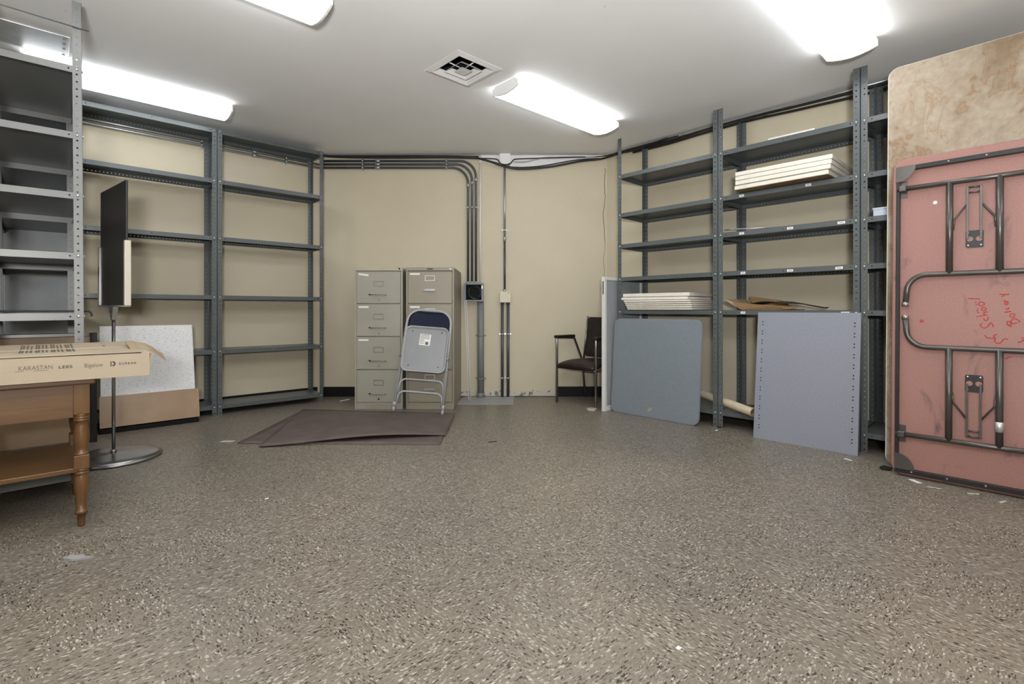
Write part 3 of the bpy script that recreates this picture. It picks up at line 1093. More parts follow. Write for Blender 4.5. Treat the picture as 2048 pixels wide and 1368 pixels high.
t = thing('floor_mat', 'dark brown folded rubber sheet lying on the floor in front of the cabinets', 'mat', (0, 0, 0))
bezier_surface([(.985, 3.86), (2.00, 2.87), (2.66, 3.62), (1.74, 4.70)], lambda u, v: .001).build('lower_layer', 'mat_brown', t)
ed = lambda u: .040 * math.sin(PI * min(1, max(0, (u - .05) / .97))) ** 1.3 * (.35 + .65 * u) + .002
bezier_surface([(1.06, 3.645), (2.16, 3.03), (2.665, 3.60), (1.755, 4.715)], lambda u, v: .0085 + ed(u) * (1 - v) ** 1.6 + .010 * math.sin(PI * u) * math.sin(PI * v), 30, 18).build('upper_layer', 'mat_brown', t)

# folding chair, leaning on the cabinets
X, Y = cw(-.828, 4.425)
rotm = Matrix.Rotation(ROT_CH, 4, 'Z') @ Matrix.Rotation(R(-15.5), 4, 'X') @ Matrix.Rotation(R(4.5), 4, 'Y')
t = thing('folding_chair', 'folded grey metal chair with navy back pad leaning on the filing cabinets', 'chair', (X, Y, .045), rotm.to_euler())
Lc, hw = .915, .213
fr = fillet([(-hw - .004, 0, .03), (-hw + .012, 0, Lc), (hw - .012, 0, Lc), (hw + .004, 0, .03)], [0, .125, .125, 0], 10)
MB().tube(fr, .0125, 12).build('frame', 'chair_paint', t)
for s in (-1, 1):
    MB().tube([(s * (hw + .004), 0, .022), (s * (hw + .004), 0, .06)], .0155, 12).build('sleeve', 'chair_paint', t)
    MB().tube([(s * (hw + .004), 0, -.018), (s * (hw + .004), 0, .022)], [.0135, .012], 12).build('foot_cap', 'chair_paint', t)
    # rear leg lying folded behind the frame
    MB().tube([(s * (hw - .016), .028, .05), (s * (hw - .020), .030, .70)], .0105, 10).build('rear_leg', 'chair_paint', t)
    MB().tube([(s * (hw + .012), -.022, .47), (s * (hw - .03), -.022, .47)], .008, 10).build('pivot_bolt', 'dull_metal', t)
for zt, zb in ((.270, .10), (.160, .02)):
    MB().tube(fillet([(-hw + .010, .010, zb + .03), (-hw + .018, .010, zt), (hw - .018, .010, zt), (hw - .010, .010, zb + .03)], [0, .06, .06, 0], 8), .009, 10).build('brace', 'chair_paint', t)
# back pad, gently hollow
b = MB()
nx, nz = 16, 8
rows = []
for j in range(nz + 1):
    row = []
    for i in range(nx + 1):
        u, v = i / nx * 2 - 1, j / nz
        wmax = hw - .024
        z = .655 + .245 * v
        if z > Lc - .115:
            q = (z - (Lc - .115)) / .125
            wmax = wmax - .125 * (1 - math.sqrt(max(0, 1 - q * q))) * .95
        x = u * wmax
        row.append((x, .012 * (1 - u * u), z))
    rows.append(row)
fv = [[b.bm.verts.new((p[0], p[1] - .010, p[2])) for p in r] for r in rows]
bv = [[b.bm.verts.new((p[0], p[1] + .010, p[2])) for p in r] for r in rows]
for j in range(nz):
    for i in range(nx):
        b.bm.faces.new((fv[j][i], fv[j][i + 1], fv[j + 1][i + 1], fv[j + 1][i])).smooth = True
        b.bm.faces.new((bv[j][i], bv[j + 1][i], bv[j + 1][i + 1], bv[j][i + 1])).smooth = True
for i in range(nx):
    b.bm.faces.new((fv[0][i], bv[0][i], bv[0][i + 1], fv[0][i + 1]))
    b.bm.faces.new((fv[nz][i], fv[nz][i + 1], bv[nz][i + 1], bv[nz][i]))
for j in range(nz):
    b.bm.faces.new((fv[j][0], fv[j + 1][0], bv[j + 1][0], bv[j][0]))
    b.bm.faces.new((fv[j][nx], bv[j][nx], bv[j + 1][nx], fv[j + 1][nx]))
b.build('backrest', 'blue_vinyl', t)
# seat, its underside towards the room
sw, s0, s1 = .200, .335, .752
oc = rounded_rect(-sw, sw, s0, s1, .055)
ic = rounded_rect(-sw + .020, sw - .020, s0 + .020, s1 - .020, .042)
sp = MB()
sp.prism(ic, XZY, -.026, -.020)
sp.build('seat_pan', 'seat_pan', t)
sb = MB()
n = len(oc)
A = [sb.bm.verts.new((u, -.046, v)) for u, v in oc]
B = [sb.bm.verts.new((u, -.046, v)) for u, v in [(x * .965, (y - .5435) * .965 + .5435) for x, y in oc]]
Cc = [sb.bm.verts.new((u, -.024, v)) for u, v in ic]
Dd = [sb.bm.verts.new((u, -.016, v)) for u, v in oc]
for i in range(n):
    j = (i + 1) % n
    for p, q in ((A, B), (B, Cc), (Dd, A)):
        sb.bm.faces.new((p[i], p[j], q[j], q[i])).smooth = True
sb.build('seat_rim', 'chair_paint', t)
MB().prism(rounded_rect(-sw + .006, sw - .006, s0 + .006, s1 - .006, .05), XZY, -.016, .004).build('seat_pad', 'blue_vinyl', t)
for x in (-.135, .135):
    for z in (s0 + .055, s1 - .045):
        MB().tube([(x, -.0272, z), (x, -.025, z)], .006, 8).build('screw_hole', 'dark', t)
lb = MB().box(-.050, .050, -.0006, .0006, -.052, .052).build('paper_label', 'paper', t, (-.012, -.0272, .632), (0, R(2), 0))
k_ = MB()
for r_ in range(8):
    k_.box(-.044, -.044 + (.082 if r_ < 4 else .040), -.0012, -.0006, .043 - r_ * .0115, .047 - r_ * .0115)
k_.box(.006, .034, -.0012, -.0006, -.046, -.018)
k_.build('printed_lines', 'ink_pale', lb)

# ------------------------------------------------------------------ armchair at the corner
t = thing('armchair', 'brown vinyl armchair with dark tube frame half hidden by the white-framed panel', 'chair', (3.79, 3.155, 0), (0, 0, R(-90)))
hw = .245
for s in (-1, 1):
    lg = fillet([(s * hw, 0, 0), (s * hw, 0, .655), (s * hw, .27, .640), (s * hw, .40, .40), (s * hw, .455, 0)], [0, .02, .03, .3, 0], 4)
    MB().tube(lg, .0125, 8).build('side_frame', 'tube_dark', t)
    MB().box(s * hw - .026, s * hw + .026, -.018, .262, .645, .676, .009).build('armrest', 'black_plastic', t)
MB().tube([(-hw, .006, .355), (hw, .006, .355)], .0105, 8).build('crossbar', 'tube_dark', t)
MB().tube([(-hw, .41, .36), (hw, .41, .36)], .0105, 8).build('crossbar', 'tube_dark', t)
for s in (-1, 1):
    MB().tube([(s * (hw - .014), .006, .358), (s * (hw - .014), .40, .37)], .009, 8).build('seat_rail', 'tube_dark', t)
# crowned seat
b = MB()
nx, ny = 14, 12
tp = []
for i in range(nx + 1):
    row = []
    for j in range(ny + 1):
        u, v = i / nx * 2 - 1, j / ny
        x = u * (hw - .010)
        y = -.045 + v * .47 + .02 * u * u
        z = .455 - .05 * v * .5 - .030 * abs(u) ** 3 - .05 * (1 - v) ** 5
        row.append((x, y, z))
    tp.append(row)
T1 = [[b.bm.verts.new(p) for p in r] for r in tp]
T2 = [[b.bm.verts.new((p[0] * .97, p[1] + .01, p[2] - .055 * (1 - .55 * abs(i / nx * 2 - 1) ** 2))) for p in r] for i, r in enumerate(tp)]
for i in range(nx):
    for j in range(ny):
        b.bm.faces.new((T1[i][j], T1[i + 1][j], T1[i + 1][j + 1], T1[i][j + 1])).smooth = True
        b.bm.faces.new((T2[i][j], T2[i][j + 1], T2[i + 1][j + 1], T2[i + 1][j])).smooth = True
for i in range(nx):
    b.bm.faces.new((T1[i][0], T2[i][0], T2[i + 1][0], T1[i + 1][0])).smooth = True
    b.bm.faces.new((T1[i][ny], T1[i + 1][ny], T2[i + 1][ny], T2[i][ny]))
for j in range(ny):
    b.bm.faces.new((T1[0][j], T1[0][j + 1], T2[0][j + 1], T2[0][j]))
    b.bm.faces.new((T1[nx][j], T2[nx][j], T2[nx][j + 1], T1[nx][j + 1]))
b.build('seat', 'brown_vinyl', t)
bk = MB()
bk.hexa([(-hw + .03, .395, .445), (hw - .03, .395, .445), (hw - .03, .430, .445), (-hw + .03, .430, .445), (-hw + .035, .455, .855), (hw - .035, .455, .855), (hw - .035, .490, .855), (-hw + .035, .490, .855)])
bmesh.ops.bevel(bk.bm, geom=bk.bm.edges[:], offset=.012, segments=3, affect='EDGES')
bk.build('backrest', 'brown_vinyl', t)
for s in (-1, 1):
    MB().tube([(s * (hw - .026), .395, .415), (s * (hw - .030), .462, .862)], .010, 8).build('back_post', 'tube_dark', t)

# ------------------------------------------------------------------ panel, boards
t = thing('partition_panel', 'grey panel with white frame standing upright at the far end of the shelving', 'panel', (3.755, 2.785, 0))
PW, PH = .63, 1.235
MB().box(.03, PW - .03, .012, .022, .04, PH - .03).build('sheet', 'panel_grey', t)
for x0, x1, z0, z1 in ((0, .034, 0, PH), (PW - .034, PW, 0, PH), (.034, PW - .034, 0, .045), (.034, PW - .034, PH - .03, PH)):
    MB().box(x0, x1, 0, .034, z0, z1, .003).build('frame_rail', 'panel_frame', t)
MB().box(-.002, .0, .010, .020, PH - .16, PH - .04).build('slot', 'dark', t)
MB().box(-.003, .004, .004, .03, PH - .19, PH - .165).build('clip', 'panel_frame', t)

t = thing('tabletop_board', 'blue-grey laminate board with rounded corners leaning on the shelving', 'board', (3.830, 2.768, 0), (R(-4.4), 0, R(-90)))
BW, BH = .845, .852
MB().prism(rounded_rect(0, BW, 0.002, BH, .055), XZY, -.004, 0).build('laminate', 'blue_board', t)
MB().prism(rounded_rect(0, BW, 0.002, BH, .055), XZY, 0, .020).build('core', 'blue_board', t)
eb = MB()
oc = rounded_rect(.003, BW - .003, .005, BH - .003, .053)
eb.tube([(u, .008, v) for u, v in oc], .0075, 6, closed=True)
eb.build('edge_band', 'blue_board', t)

t = thing('loose_shelf', 'lavender grey steel shelf with holes along both sides leaning on the shelving', 'shelf', (3.800, 1.486, 0), (R(-5.7), 0, R(-90)))
SW, SH = .645, .918
b = MB()
hz = []
zq = .075
while zq < SH - .04:
    hz += [zq, zq + .021]
    zq += .0685
b.strip((0.0, 0, 0), (0, 0, 1), (1, 0, 0), (0, 1, 0), SH, .06, hz, .036, .0046, .0015)
b.strip((SW - .06, 0, 0), (0, 0, 1), (1, 0, 0), (0, 1, 0), SH, .06, hz, .026, .0046, .0015)
b.box(.06, SW - .06, 0, .0015, 0, SH)
b.build('sheet', 'blue_steel', t)
b = MB()
b.box(0, .0015, .0015, .032, 0, SH)
b.box(SW - .0015, SW, .0015, .032, 0, SH)
b.box(.0015, SW - .0015, .0015, .032, 0, .0015)
b.box(.0015, SW - .0015, .0015, .032, SH - .0015, SH)
b.build('lip', 'blue_steel', t)
MB().box(.0015, SW - .0015, .010, .012, .0015, SH - .0015).build('backing', 'dark', t)  # black sheet added behind the holes so they look dark with shade

t = thing('cardboard_tube', 'long cream cardboard tube poking out past the leaning board', 'tube', (0, 0, 0))
p0, p1 = Vector((3.868, 1.510, .167)), Vector((4.215, 2.28, .245))
MB().tube([p0, p1], .033, 20, caps=False).build('wall', 'tube_roll', t)
MB().tube([p0, p1], .026, 20, caps=False).build('lining', 'cardboard', t)
d_ = (p1 - p0).normalized()
b = MB()
s1_, s2_ = Vector((-d_.y, d_.x, 0)).normalized(), None
s2_ = d_.cross(s1_)
ro = [b.bm.verts.new(p0 + (s1_ * math.cos(k * PI / 10) + s2_ * math.sin(k * PI / 10)) * .033) for k in range(20)]
ri = [b.bm.verts.new(p0 + (s1_ * math.cos(k * PI / 10) + s2_ * math.sin(k * PI / 10)) * .026) for k in range(20)]
for k in range(20):
    b.bm.faces.new((ro[k], ro[(k + 1) % 20], ri[(k + 1) % 20], ri[k]))
b.build('rim', 'cardboard', t)
MB().tube([p0 + d_ * .03, p0 + d_ * .034], .026, 20).build('plug', 'tile_back', t)

# ------------------------------------------------------------------ tiles and cardboard on the right racks
def tile(label, x0, x1, y0, y1, z, th, rz=0.0, group=None, core='tile_core'):
    t = thing('ceiling_tile', label, 'ceiling tile', ((x0 + x1) / 2, (y0 + y1) / 2, z), (0, 0, R(rz)), group)
    a, c = (x1 - x0) / 2, (y1 - y0) / 2
    MB().box(-a, a, -c, c, .0025, th - .001, .003).build('core', core, t)
    MB().box(-a + .004, a - .004, -c + .004, c - .004, th - .001, th, ).build('face', 'white_paint', t)
    return t


G1 = 'white tiles overhanging an upper shelf'
for k in range(4):
    nm = ('bottom', 'second', 'third', 'top')[k]
    j = .006 * random.uniform(-1, 1)
    tt = tile('cream ceiling tile overhanging the second shelf from the top, %s of four' % nm, 3.828 + j, 4.36, 1.005 + j - .004 * k, 1.632 + j, 1.8385 + .0332 * k, .0325, .4 * (k - 1.5), G1)
    if k == 0:
        b = MB()
        b.box(-.26, .26, -.31, .31, .0, .0025)
        b.build('backing', 'tile_back', tt)
tile('single white ceiling tile lying on the topmost right-hand shelf', 3.945, 4.34, 1.13, 1.44, 2.191, .016, 1.0)
G2 = 'white tiles stacked on the waist-high shelf'
for k in range(5):
    nm = ('bottom', 'second', 'third', 'fourth', 'fifth')[k]
    tile('cream ceiling tile in the waist-high stack on the far unit, %s from below' % nm if k else 'cream ceiling tile at the bottom of the waist-high stack on the far unit', 3.915 - .008 * k, 4.34, 2.02 - .0 * k, 2.650 + .004 * k, .931 + .0172 * k, .0168, .2 * (k % 3 - 1), G2)
tile('broken-edged cream tile second from the top of the waist-high stack', 3.895, 4.34, 2.055, 2.70, 1.018, .026, 1.2, G2)
tile('topmost white tile of the waist-high stack on the far unit', 3.905, 4.35, 2.05, 2.69, 1.046, .032, 2.0, G2)

t = thing('flattened_carton', 'crumpled brown cardboard carton flattened on the waist-high shelf', 'carton', (4.0, 1.45, .932))
MB().hexa([(-.055, .18, 0), (-.060, -.12, 0), (.28, -.16, 0), (.28, .22, 0), (-.055, .18, .006), (-.060, -.12, .006), (.28, -.16, .006), (.28, .22, .006)]).build('base_panel', 'cardboard_dark', t)
MB().hexa([(-.058, .19, .004), (-.060, -.06, .004), (-.056, -.06, .004), (-.054, .19, .004), (-.075, .24, .055), (-.078, -.08, .028), (-.074, -.08, .030), (-.071, .24, .057)]).build('front_flap', 'cardboard_dark', t)
MB().hexa([(-.03, .20, .006), (-.025, .14, .006), (.26, .16, .006), (.26, .22, .006), (-.05, .318, .080), (-.03, .312, .084), (.25, .27, .090), (.25, .285, .086)]).build('side_flap', 'cardboard', t)
MB().hexa([(.25, .20, .006), (.25, -.10, .006), (.256, -.10, .006), (.256, .20, .006), (.22, .23, .11), (.22, -.02, .075), (.226, -.02, .075), (.226, .23, .11)]).build('rear_flap', 'cardboard_dark', t)
MB().hexa([(-.06, -.06, .005), (-.065, -.13, .005), (.0, -.20, .010), (.02, -.06, .010), (-.075, -.07, .030), (-.080, -.12, .020), (.0, -.17, .026), (.02, -.06, .034)]).build('torn_flap', 'cardboard_dark', t)
b = bezier_surface([(3.97, 1.60), (3.965, 1.08), (4.18, 1.10), (4.20, 1.62)], lambda u, v: .955 + .045 * math.sin(PI * min(1, u * .9 + .1)) * (1 - u) ** .3 - .008 * u + .006 * math.sin(9 * u + 4 * v), 20, 10, .004)
tag(b.build('plastic_sheet', 'black_plastic'), 'black plastic sheet bulging out of the flattened brown carton', 'plastic sheet')

o = MB().tube([(3.955, 1.77, 1.566), (3.965, 1.68, 1.563), (3.985, 1.36, 1.546)], [.004, .007, .003], 8).build('metal_rod', 'conduit_light')
tag(o, 'thin metal rod lying on the middle shelf of the right-hand shelving', 'rod')
t = thing('tray', 'pale blue tray on a shelf just left of the stained board', 'tray', (3.96, .45, 1.5405))
b = MB()
b.box(0, .28, 0, .34, 0, .004)
for q in ((0, .004, 0, .34), (.276, .28, 0, .34), (.004, .276, 0, .004), (.004, .276, .336, .34)):
    b.box(*q, .004, .055)
b.build('body', 'tray', t)
MB().box(-.004, 0, -.004, .344, .045, .055).build('rim', 'tray', t)
for k, m_ in enumerate(('dark', 'white_plastic', 'dark')):
    o = MB().box(4.0 + .06 * k, 4.05 + .06 * k, .52, .74, 1.5450, 1.605 + .012 * (k % 2), .004).build('small_carton', m_)
    tag(o, ('black small carton inside the pale blue tray, nearest the shelf edge', 'white small carton inside the pale blue tray', 'black small carton at the back of the pale blue tray')[k], 'carton', 'small cartons in the tray')

# ------------------------------------------------------------------ stained board and pink folding table at the right
t = thing('stained_tabletop', 'tall water-stained beige board with pale edge standing behind the pink table', 'board', (3.710, .677, 0), (R(-2.0), 0, R(-90)))
TW, TH = .77, 2.405
MB().prism(rounded_rect(0, TW, .002, TH, .05), XZY, 0, .018).build('face', 'stained', t)
MB().prism(rounded_rect(0, TW, .002, TH, .05), XZY, .018, .028).build('core', 'edge_wood', t)
eb = MB()
eb.tube([(u, .010, v) for u, v in rounded_rect(.001, TW - .001, .007, TH - .001, .05)], .0075, 6, closed=True)
eb.build('edge_strip', 'white_plastic', t)

t = thing('folding_table', 'pink folding table standing on end with its bronze legs folded, red writing on it', 'table', (3.545, .605, 0), (R(-2.0), 0, R(-90)))
s0, s1, h1 = -.014, .748, 1.792
MB().prism(rounded_rect(s0, s1, .004, h1, .055), XZY, .0, .020).build('top_board', 'pink', t)
MB().tube([(u, .010, v) for u, v in rounded_rect(s0 + .001, s1 - .001, .009, h1 - .001, .055)], .0085, 6, closed=True).build('edge_strip', 'pink', t)
fr0, fr1, fz0, fz1 = s0 + .016, s1 - .016, .020, 1.748
for nm, q in (('rail', (fr0, fr0 + .016, fz0, fz1)), ('rail', (fr1 - .016, fr1, fz0, fz1)), ('rail', (fr0 + .016, fr1 - .016, fz0, fz0 + .024)), ('rail', (fr0 + .016, fr1 - .016, fz1 - .024, fz1))):
    rl = MB().box(q[0], q[1], -.030, 0, q[2], q[3], .002).build(nm, 'black_frame', t)
    if q[1] - q[0] > .2:
        for k in range(5):
            xx = q[0] + .06 + k * .15
            zz = (q[2] + q[3]) / 2
            MB().lathe([(.006, 0), (.006, .002), (.002, .004)], 8).build('rivet', 'dull_metal', rl, (xx, -.030, zz), (R(90), 0, 0))
for cx, cz, sx, sz in ((fr0, fz1, 1, -1), (fr0, fz0 + .022, 1, 1), (fr1, fz1, -1, -1), (fr1, fz0 + .022, -1, 1)):
    pts = [(cx, cz)] + [(cx + sx * .088 * math.cos(k * PI / 12), cz + sz * .088 * math.sin(k * PI / 12)) for k in range(7)]
    MB().prism(pts, XZY, -.034, -.028).build('corner_plate', 'leg_tube', t)


def leg_set(top):
    """One folded leg frame; top=True is the upper one, its mirror image the lower."""
    mid = .929
    f = (lambda z: z) if top else (lambda z: 2 * mid - z - .003)
    y = -.030
    lg = MB().tube([(fr0 + .004, y, f(1.619)), (fr1 - .004, y, f(1.619))], .0135, 14).build('pivot_bar', 'leg_tube', t)
    fb_ = [(.047, y, f(.957)), (.052, y, f(1.03)), (.066, y, f(1.127)), (.37, y, f(1.127)), (.668, y, f(1.127)), (.682, y, f(1.03)), (.687, y, f(.957))]
    foot = MB().tube(fillet([(.047, y, f(.957)), (.060, y, f(1.127)), (.674, y, f(1.127)), (.687, y, f(.957))], [0, .09, .09, 0], 12), .0138, 14).build('foot_bar', 'leg_tube', t)
    for x in (.047, .687):
        a_, c_ = f(.952), f(.975)
        MB().tube([(x, y, min(a_, c_)), (x + (.001 if x < .3 else -.001), y, max(a_, c_))], .0162, 14).build('foot_cap', 'dull_metal', foot)
    for x in (.234, .428):
        MB().tube([(x, y, min(f(1.619), f(1.127))), (x, y, max(f(1.619), f(1.127)))], .0150, 14).build('upright', 'leg_tube', t)
    for x in (fr0 + .03, fr1 - .03):
        b = MB()
        zc = f(1.619)
        b.box(x - .016, x + .016, -.004, 0, zc - .048, zc + .048, .001)
        b.box(x - .016, x + .016, -.046, -.004, zc - .016, zc + .016, .004)
        b.build('mount_bracket', 'leg_tube', t)
    # locking brace
    br = MB()
    xa, xb = .304, .357
    for x in (xa, xb):
        br.box(x - .0045, x + .0045, -.022, -.010, min(f(1.585), f(1.31)), max(f(1.585), f(1.31)))
    for z in (1.583, 1.555):
        br.tube([(xa - .005, -.016, f(z)), (xb + .005, -.016, f(z))], .005, 8)
    br.build('locking_brace', 'leg_tube', t)
    pl = MB()
    cz = f(1.308)
    ring = rounded_rect(.296, .366, cz - .045, cz + .045, .008, 4)
    pl.prism(ring, XZY, -.006, 0)
    plo = pl.build('brace_plate', 'black_frame', t)
    for dx in (-.025, .025):
        for dz in (-.034, .034):
            MB().lathe([(.006, 0), (.005, .003), (.001, .004)], 8).build('rivet', 'zinc', plo, (.331 + dx, -.006, cz + dz), (R(90), 0, 0))
        MB().lathe([(.013, 0), (.013, .0006)], 14).build('cut_out', 'pink', plo, (.331 + dx * .72, -.006, cz), (R(90), 0, 0))
    for x0, x1, xs in ((xa - .004, .252, .247), (xb + .004, .410, .414)):
        MB().tube(fillet([(x0, -.018, f(1.49)), (x1, -.022, f(1.415)), (xs, -.024, f(1.36))], [0, .01, 0], 4), .0045, 8).build('side_link', 'leg_tube', t)


leg_set(True)
leg_set(False)
MB().tube([(.428, -.030, .316), (.428, -.030, .366)], .0162, 14).build('silver_tape', 'plate', t)
MB().lathe([(.012, 0), (.012, .002), (.008, .004)], 6).build('paper_dot', 'white_plastic', t, (.17, 0, 1.525), (R(90), 0, 0))
for st in [[(0.401,0.845),(0.402,0.855),(0.395,0.865),(0.389,0.862),(0.384,0.852),(0.376,0.842),(0.367,0.84),(0.357,0.848),(0.354,0.856),(0.36,0.864)],[(0.382,0.898),(0.383,0.886),(0.376,0.878),(0.37,0.881),(0.367,0.89)],[(0.339,0.898),(0.36,0.903),(0.381,0.909)],[(0.375,0.906),(0.367,0.913),(0.37,0.921),(0.381,0.923)],[(0.305,0.995),(0.352,0.991)],[(0.333,0.974),(0.339,0.974)],[(0.335,0.963),(0.341,0.962)],[(0.341,0.94),(0.346,0.941)],[(0.339,0.929),(0.347,0.931)],[(0.343,0.919),(0.349,0.921)],[(0.457,0.784),(0.449,0.788),(0.441,0.784),(0.435,0.774),(0.426,0.763),(0.414,0.765),(0.408,0.775),(0.411,0.782)],[(0.372,0.804),(0.377,0.792),(0.39,0.788),(0.414,0.787)],[(0.411,0.788),(0.405,0.795),(0.408,0.806),(0.419,0.807)],[(0.47,0.85),(0.458,0.856),(0.453,0.864),(0.455,0.874),(0.464,0.875),(0.468,0.864),(0.468,0.875),(0.472,0.885),(0.484,0.889),(0.497,0.879),(0.498,0.871)],[(0.455,0.855),(0.472,0.863),(0.491,0.869)],[(0.481,0.913),(0.467,0.913),(0.464,0.903),(0.47,0.897),(0.478,0.899),(0.481,0.913)],[(0.445,0.921),(0.468,0.927)],[(0.458,0.946),(0.459,0.94),(0.454,0.937),(0.449,0.942)],[(0.458,0.974),(0.445,0.981),(0.44,0.977)],[(0.426,1.014),(0.461,1.013)],[(0.433,1.003),(0.44,1.005),(0.442,1.013)],[(0.491,0.774),(0.501,0.773),(0.51,0.783),(0.514,0.783)],[(0.504,0.795),(0.514,0.793)],[(0.387,0.714),(0.414,0.721)],[(0.413,0.688),(0.422,0.69)],[(0.444,0.691),(0.452,0.685),(0.458,0.694),(0.47,0.695)],[(0.376,0.938),(0.374,0.933),(0.37,0.93),(0.364,0.93),(0.36,0.933),(0.359,0.938),(0.36,0.943),(0.364,0.946),(0.37,0.946),(0.374,0.943),(0.376,0.938)],[(0.369,0.965),(0.367,0.959),(0.361,0.955),(0.354,0.955),(0.349,0.959),(0.347,0.965),(0.349,0.971),(0.354,0.975),(0.361,0.975),(0.367,0.971),(0.369,0.965)],[(0.456,0.967),(0.455,0.963),(0.452,0.96),(0.449,0.96),(0.446,0.963),(0.445,0.967),(0.446,0.972),(0.449,0.974),(0.452,0.974),(0.455,0.972),(0.456,0.967)]]:
    pts = [(x, -.0006, z) for x, z in st]
    MB().tube(smooth_path(pts, 3) if len(pts) > 2 else pts, .0022, 6).build('marker_stroke', 'red_ink', t)
MB().lathe([(.009, 0), (.007, .0012)], 9).build('ink_blot', 'red_ink', t, (.115, 0, .872), (R(90), 0, 0))

# ------------------------------------------------------------------ left foreground: side table, box, sign, tile carton
t = thing('wooden_side_table', 'orange-brown wooden side table with turned legs under the long cardboard box', 'table', (-.80, 2.815, 0))
TX, TY = .965, .60
LEG = [(.012, 0), (.013, .01), (.015, .055), (.023, .058), (.023, .070), (.017, .074), (.020, .12), (.0255, .175), (.0265, .20), (.022, .228), (.021, .232), (.026, .236), (.026, .243), (.020, .247), (.026, .250), (.026, .257), (.021, .260)]
LEG2 = [(.021, .318), (.026, .321), (.026, .327), (.019, .331), (.023, .352), (.027, .385), (.026, .41), (.021, .45), (.020, .468), (.026, .471), (.026, .478), (.023, .480), (.026, .482), (.026, .489), (.023, .491), (.026, .493), (.026, .500), (.022, .504)]
K = .61 / .63


def table_leg():
    b = MB()
    b.lathe([(r, z * K) for r, z in LEG], 20)
    b.box(-.026, .026, -.026, .026, .258 * K, .320 * K, .003)
    b.lathe([(r, z * K) for r, z in LEG2], 20)
    b.box(-.027, .027, -.027, .027, .502 * K, .615, .002)
    return b.mesh('leg', 'wood_leg')


lm = table_leg()
for x in (.04, TX - .045):
    for y in (.045, TY - .05):
        inst('leg', lm, t, (x, y, 0))
MB().box(0, TX, 0, TY, .615, .640, .006, 3).build('tabletop', 'wood', t)
for q in ((.066, TX - .072, .030, .050), (.066, TX - .072, TY - .055, TY - .035), (.028, .048, .072, TY - .077), (TX - .055, TX - .035, .072, TY - .077)):
    MB().box(*q, .475, .615).build('apron', 'wood', t)
MB().box(.020, TX - .025, .025, TY - .03, .238, .258, .003).build('lower_shelf', 'wood', t)

# box of flooring, its right end torn open
t = thing('cardboard_box', 'long open-ended cardboard box with printed names lying on the side table', 'box', (-.78, 2.770, .6405))
BL, BD, BH = 1.13, .61, .104
b = MB()
b.box(0, BL, 0, .004, 0, BH)
b.box(0, BL, BD - .004, BD, 0, BH + .014)
b.box(0, .004, .004, BD - .004, 0, BH)
b.box(0.004, BL, .004, BD - .004, 0, .004)
b.build('body', 'cardboard_pale', t)
MB().hexa([(0, .0, BH), (BL - .03, .0, BH - .004), (BL - .02, BD * .52, BH + .004), (0, BD * .52, BH + .004), (0, .0, BH + .005), (BL - .03, 0, BH + .001), (BL - .02, BD * .52, BH + .009), (0, BD * .52, BH + .009)]).build('top_flap', 'cardboard_pale', t)
MB().hexa([(0, BD * .5, BH + .006), (BL - .02, BD * .5, BH + .006), (BL - .03, BD, BH + .014), (0, BD, BH + .014), (0, BD * .5, BH + .012), (BL - .02, BD * .5, BH + .012), (BL - .03, BD, BH + .020), (0, BD, BH + .020)]).build('top_flap', 'cardboard_pale', t)
MB().hexa([(.45, -.002, BH + .004), (.94, -.002, BH + .002), (.94, .10, BH + .007), (.45, .10, BH + .008), (.45, -.001, BH + .008), (.94, -.001, BH + .005), (.94, .10, BH + .010), (.45, .10, BH + .012)]).build('tuck_flap', 'cardboard_pale', t)
# torn end flaps hanging out
zz = [(-.045, .004), (-.015, .003), (.030, -.008), (.055, -.024), (.078, -.046), (.095, -.060)]
b = MB()
for (u0, w0), (u1, w1) in zip(zz, zz[1:]):
    n0, n1 = .22 - max(0, u0) * 1.2, .22 - max(0, u1) * 1.2
    b.hexa([(BL - .01 + u0, .14, BH + w0), (BL - .01 + u1, .15, BH + w1), (BL - .01 + u1, .15 + n1, BH + w1 + .026), (BL - .01 + u0, .14 + n0, BH + w0 + .026),
            (BL - .01 + u0, .14, BH + w0 + .005), (BL - .01 + u1, .15, BH + w1 + .005), (BL - .01 + u1, .15 + n1, BH + w1 + .031), (BL - .01 + u0, .14 + n0, BH + w0 + .031)])
b.build('torn_flap', 'cardboard', t)
MB().hexa([(BL - .004, .004, .002), (BL, .004, .002), (BL, .25, .002), (BL - .004, .25, .002), (BL + .004, .004, BH - .004), (BL + .008, .004, BH - .004), (BL + .008, .20, BH - .02), (BL + .004, .20, BH - .02)]).build('end_flap', 'cardboard', t)
FX = lambda X: X + .78
fz = .0515
text_part('KARASTAN', .0235, t, (FX(-.073), -.0006, fz + .002), (R(90), 0, 0), 'ink_pale', sx=.82, spacing=1.05)
MB().box(FX(-.082), FX(-.056), -.0006, 0, fz - .003, fz - .0015).build('lettering', 'ink_pale', t)
MB().box(FX(-.03), FX(.012), -.0006, 0, fz - .0035, fz - .002).build('lettering', 'ink_pale', t)
text_part('LEES', .0165, t, (FX(.045), -.0006, fz + .001), (R(90), 0, 0), 'ink', sx=1.28, spacing=1.08, bold=.0003)
text_part('Bigelow', .0245, t, (FX(.125), -.0006, fz - .001), (R(90), 0, 0), 'ink_pale', sx=.80)
text_part('DURKAN', .0135, t, (FX(.2405), -.0006, fz + .002), (R(90), 0, 0), 'ink', sx=.82, spacing=1.52, bold=.0003)
b = MB()
lx = FX(.212)
b.box(lx, lx + .0035, -.0006, 0, fz - .003, fz + .019)
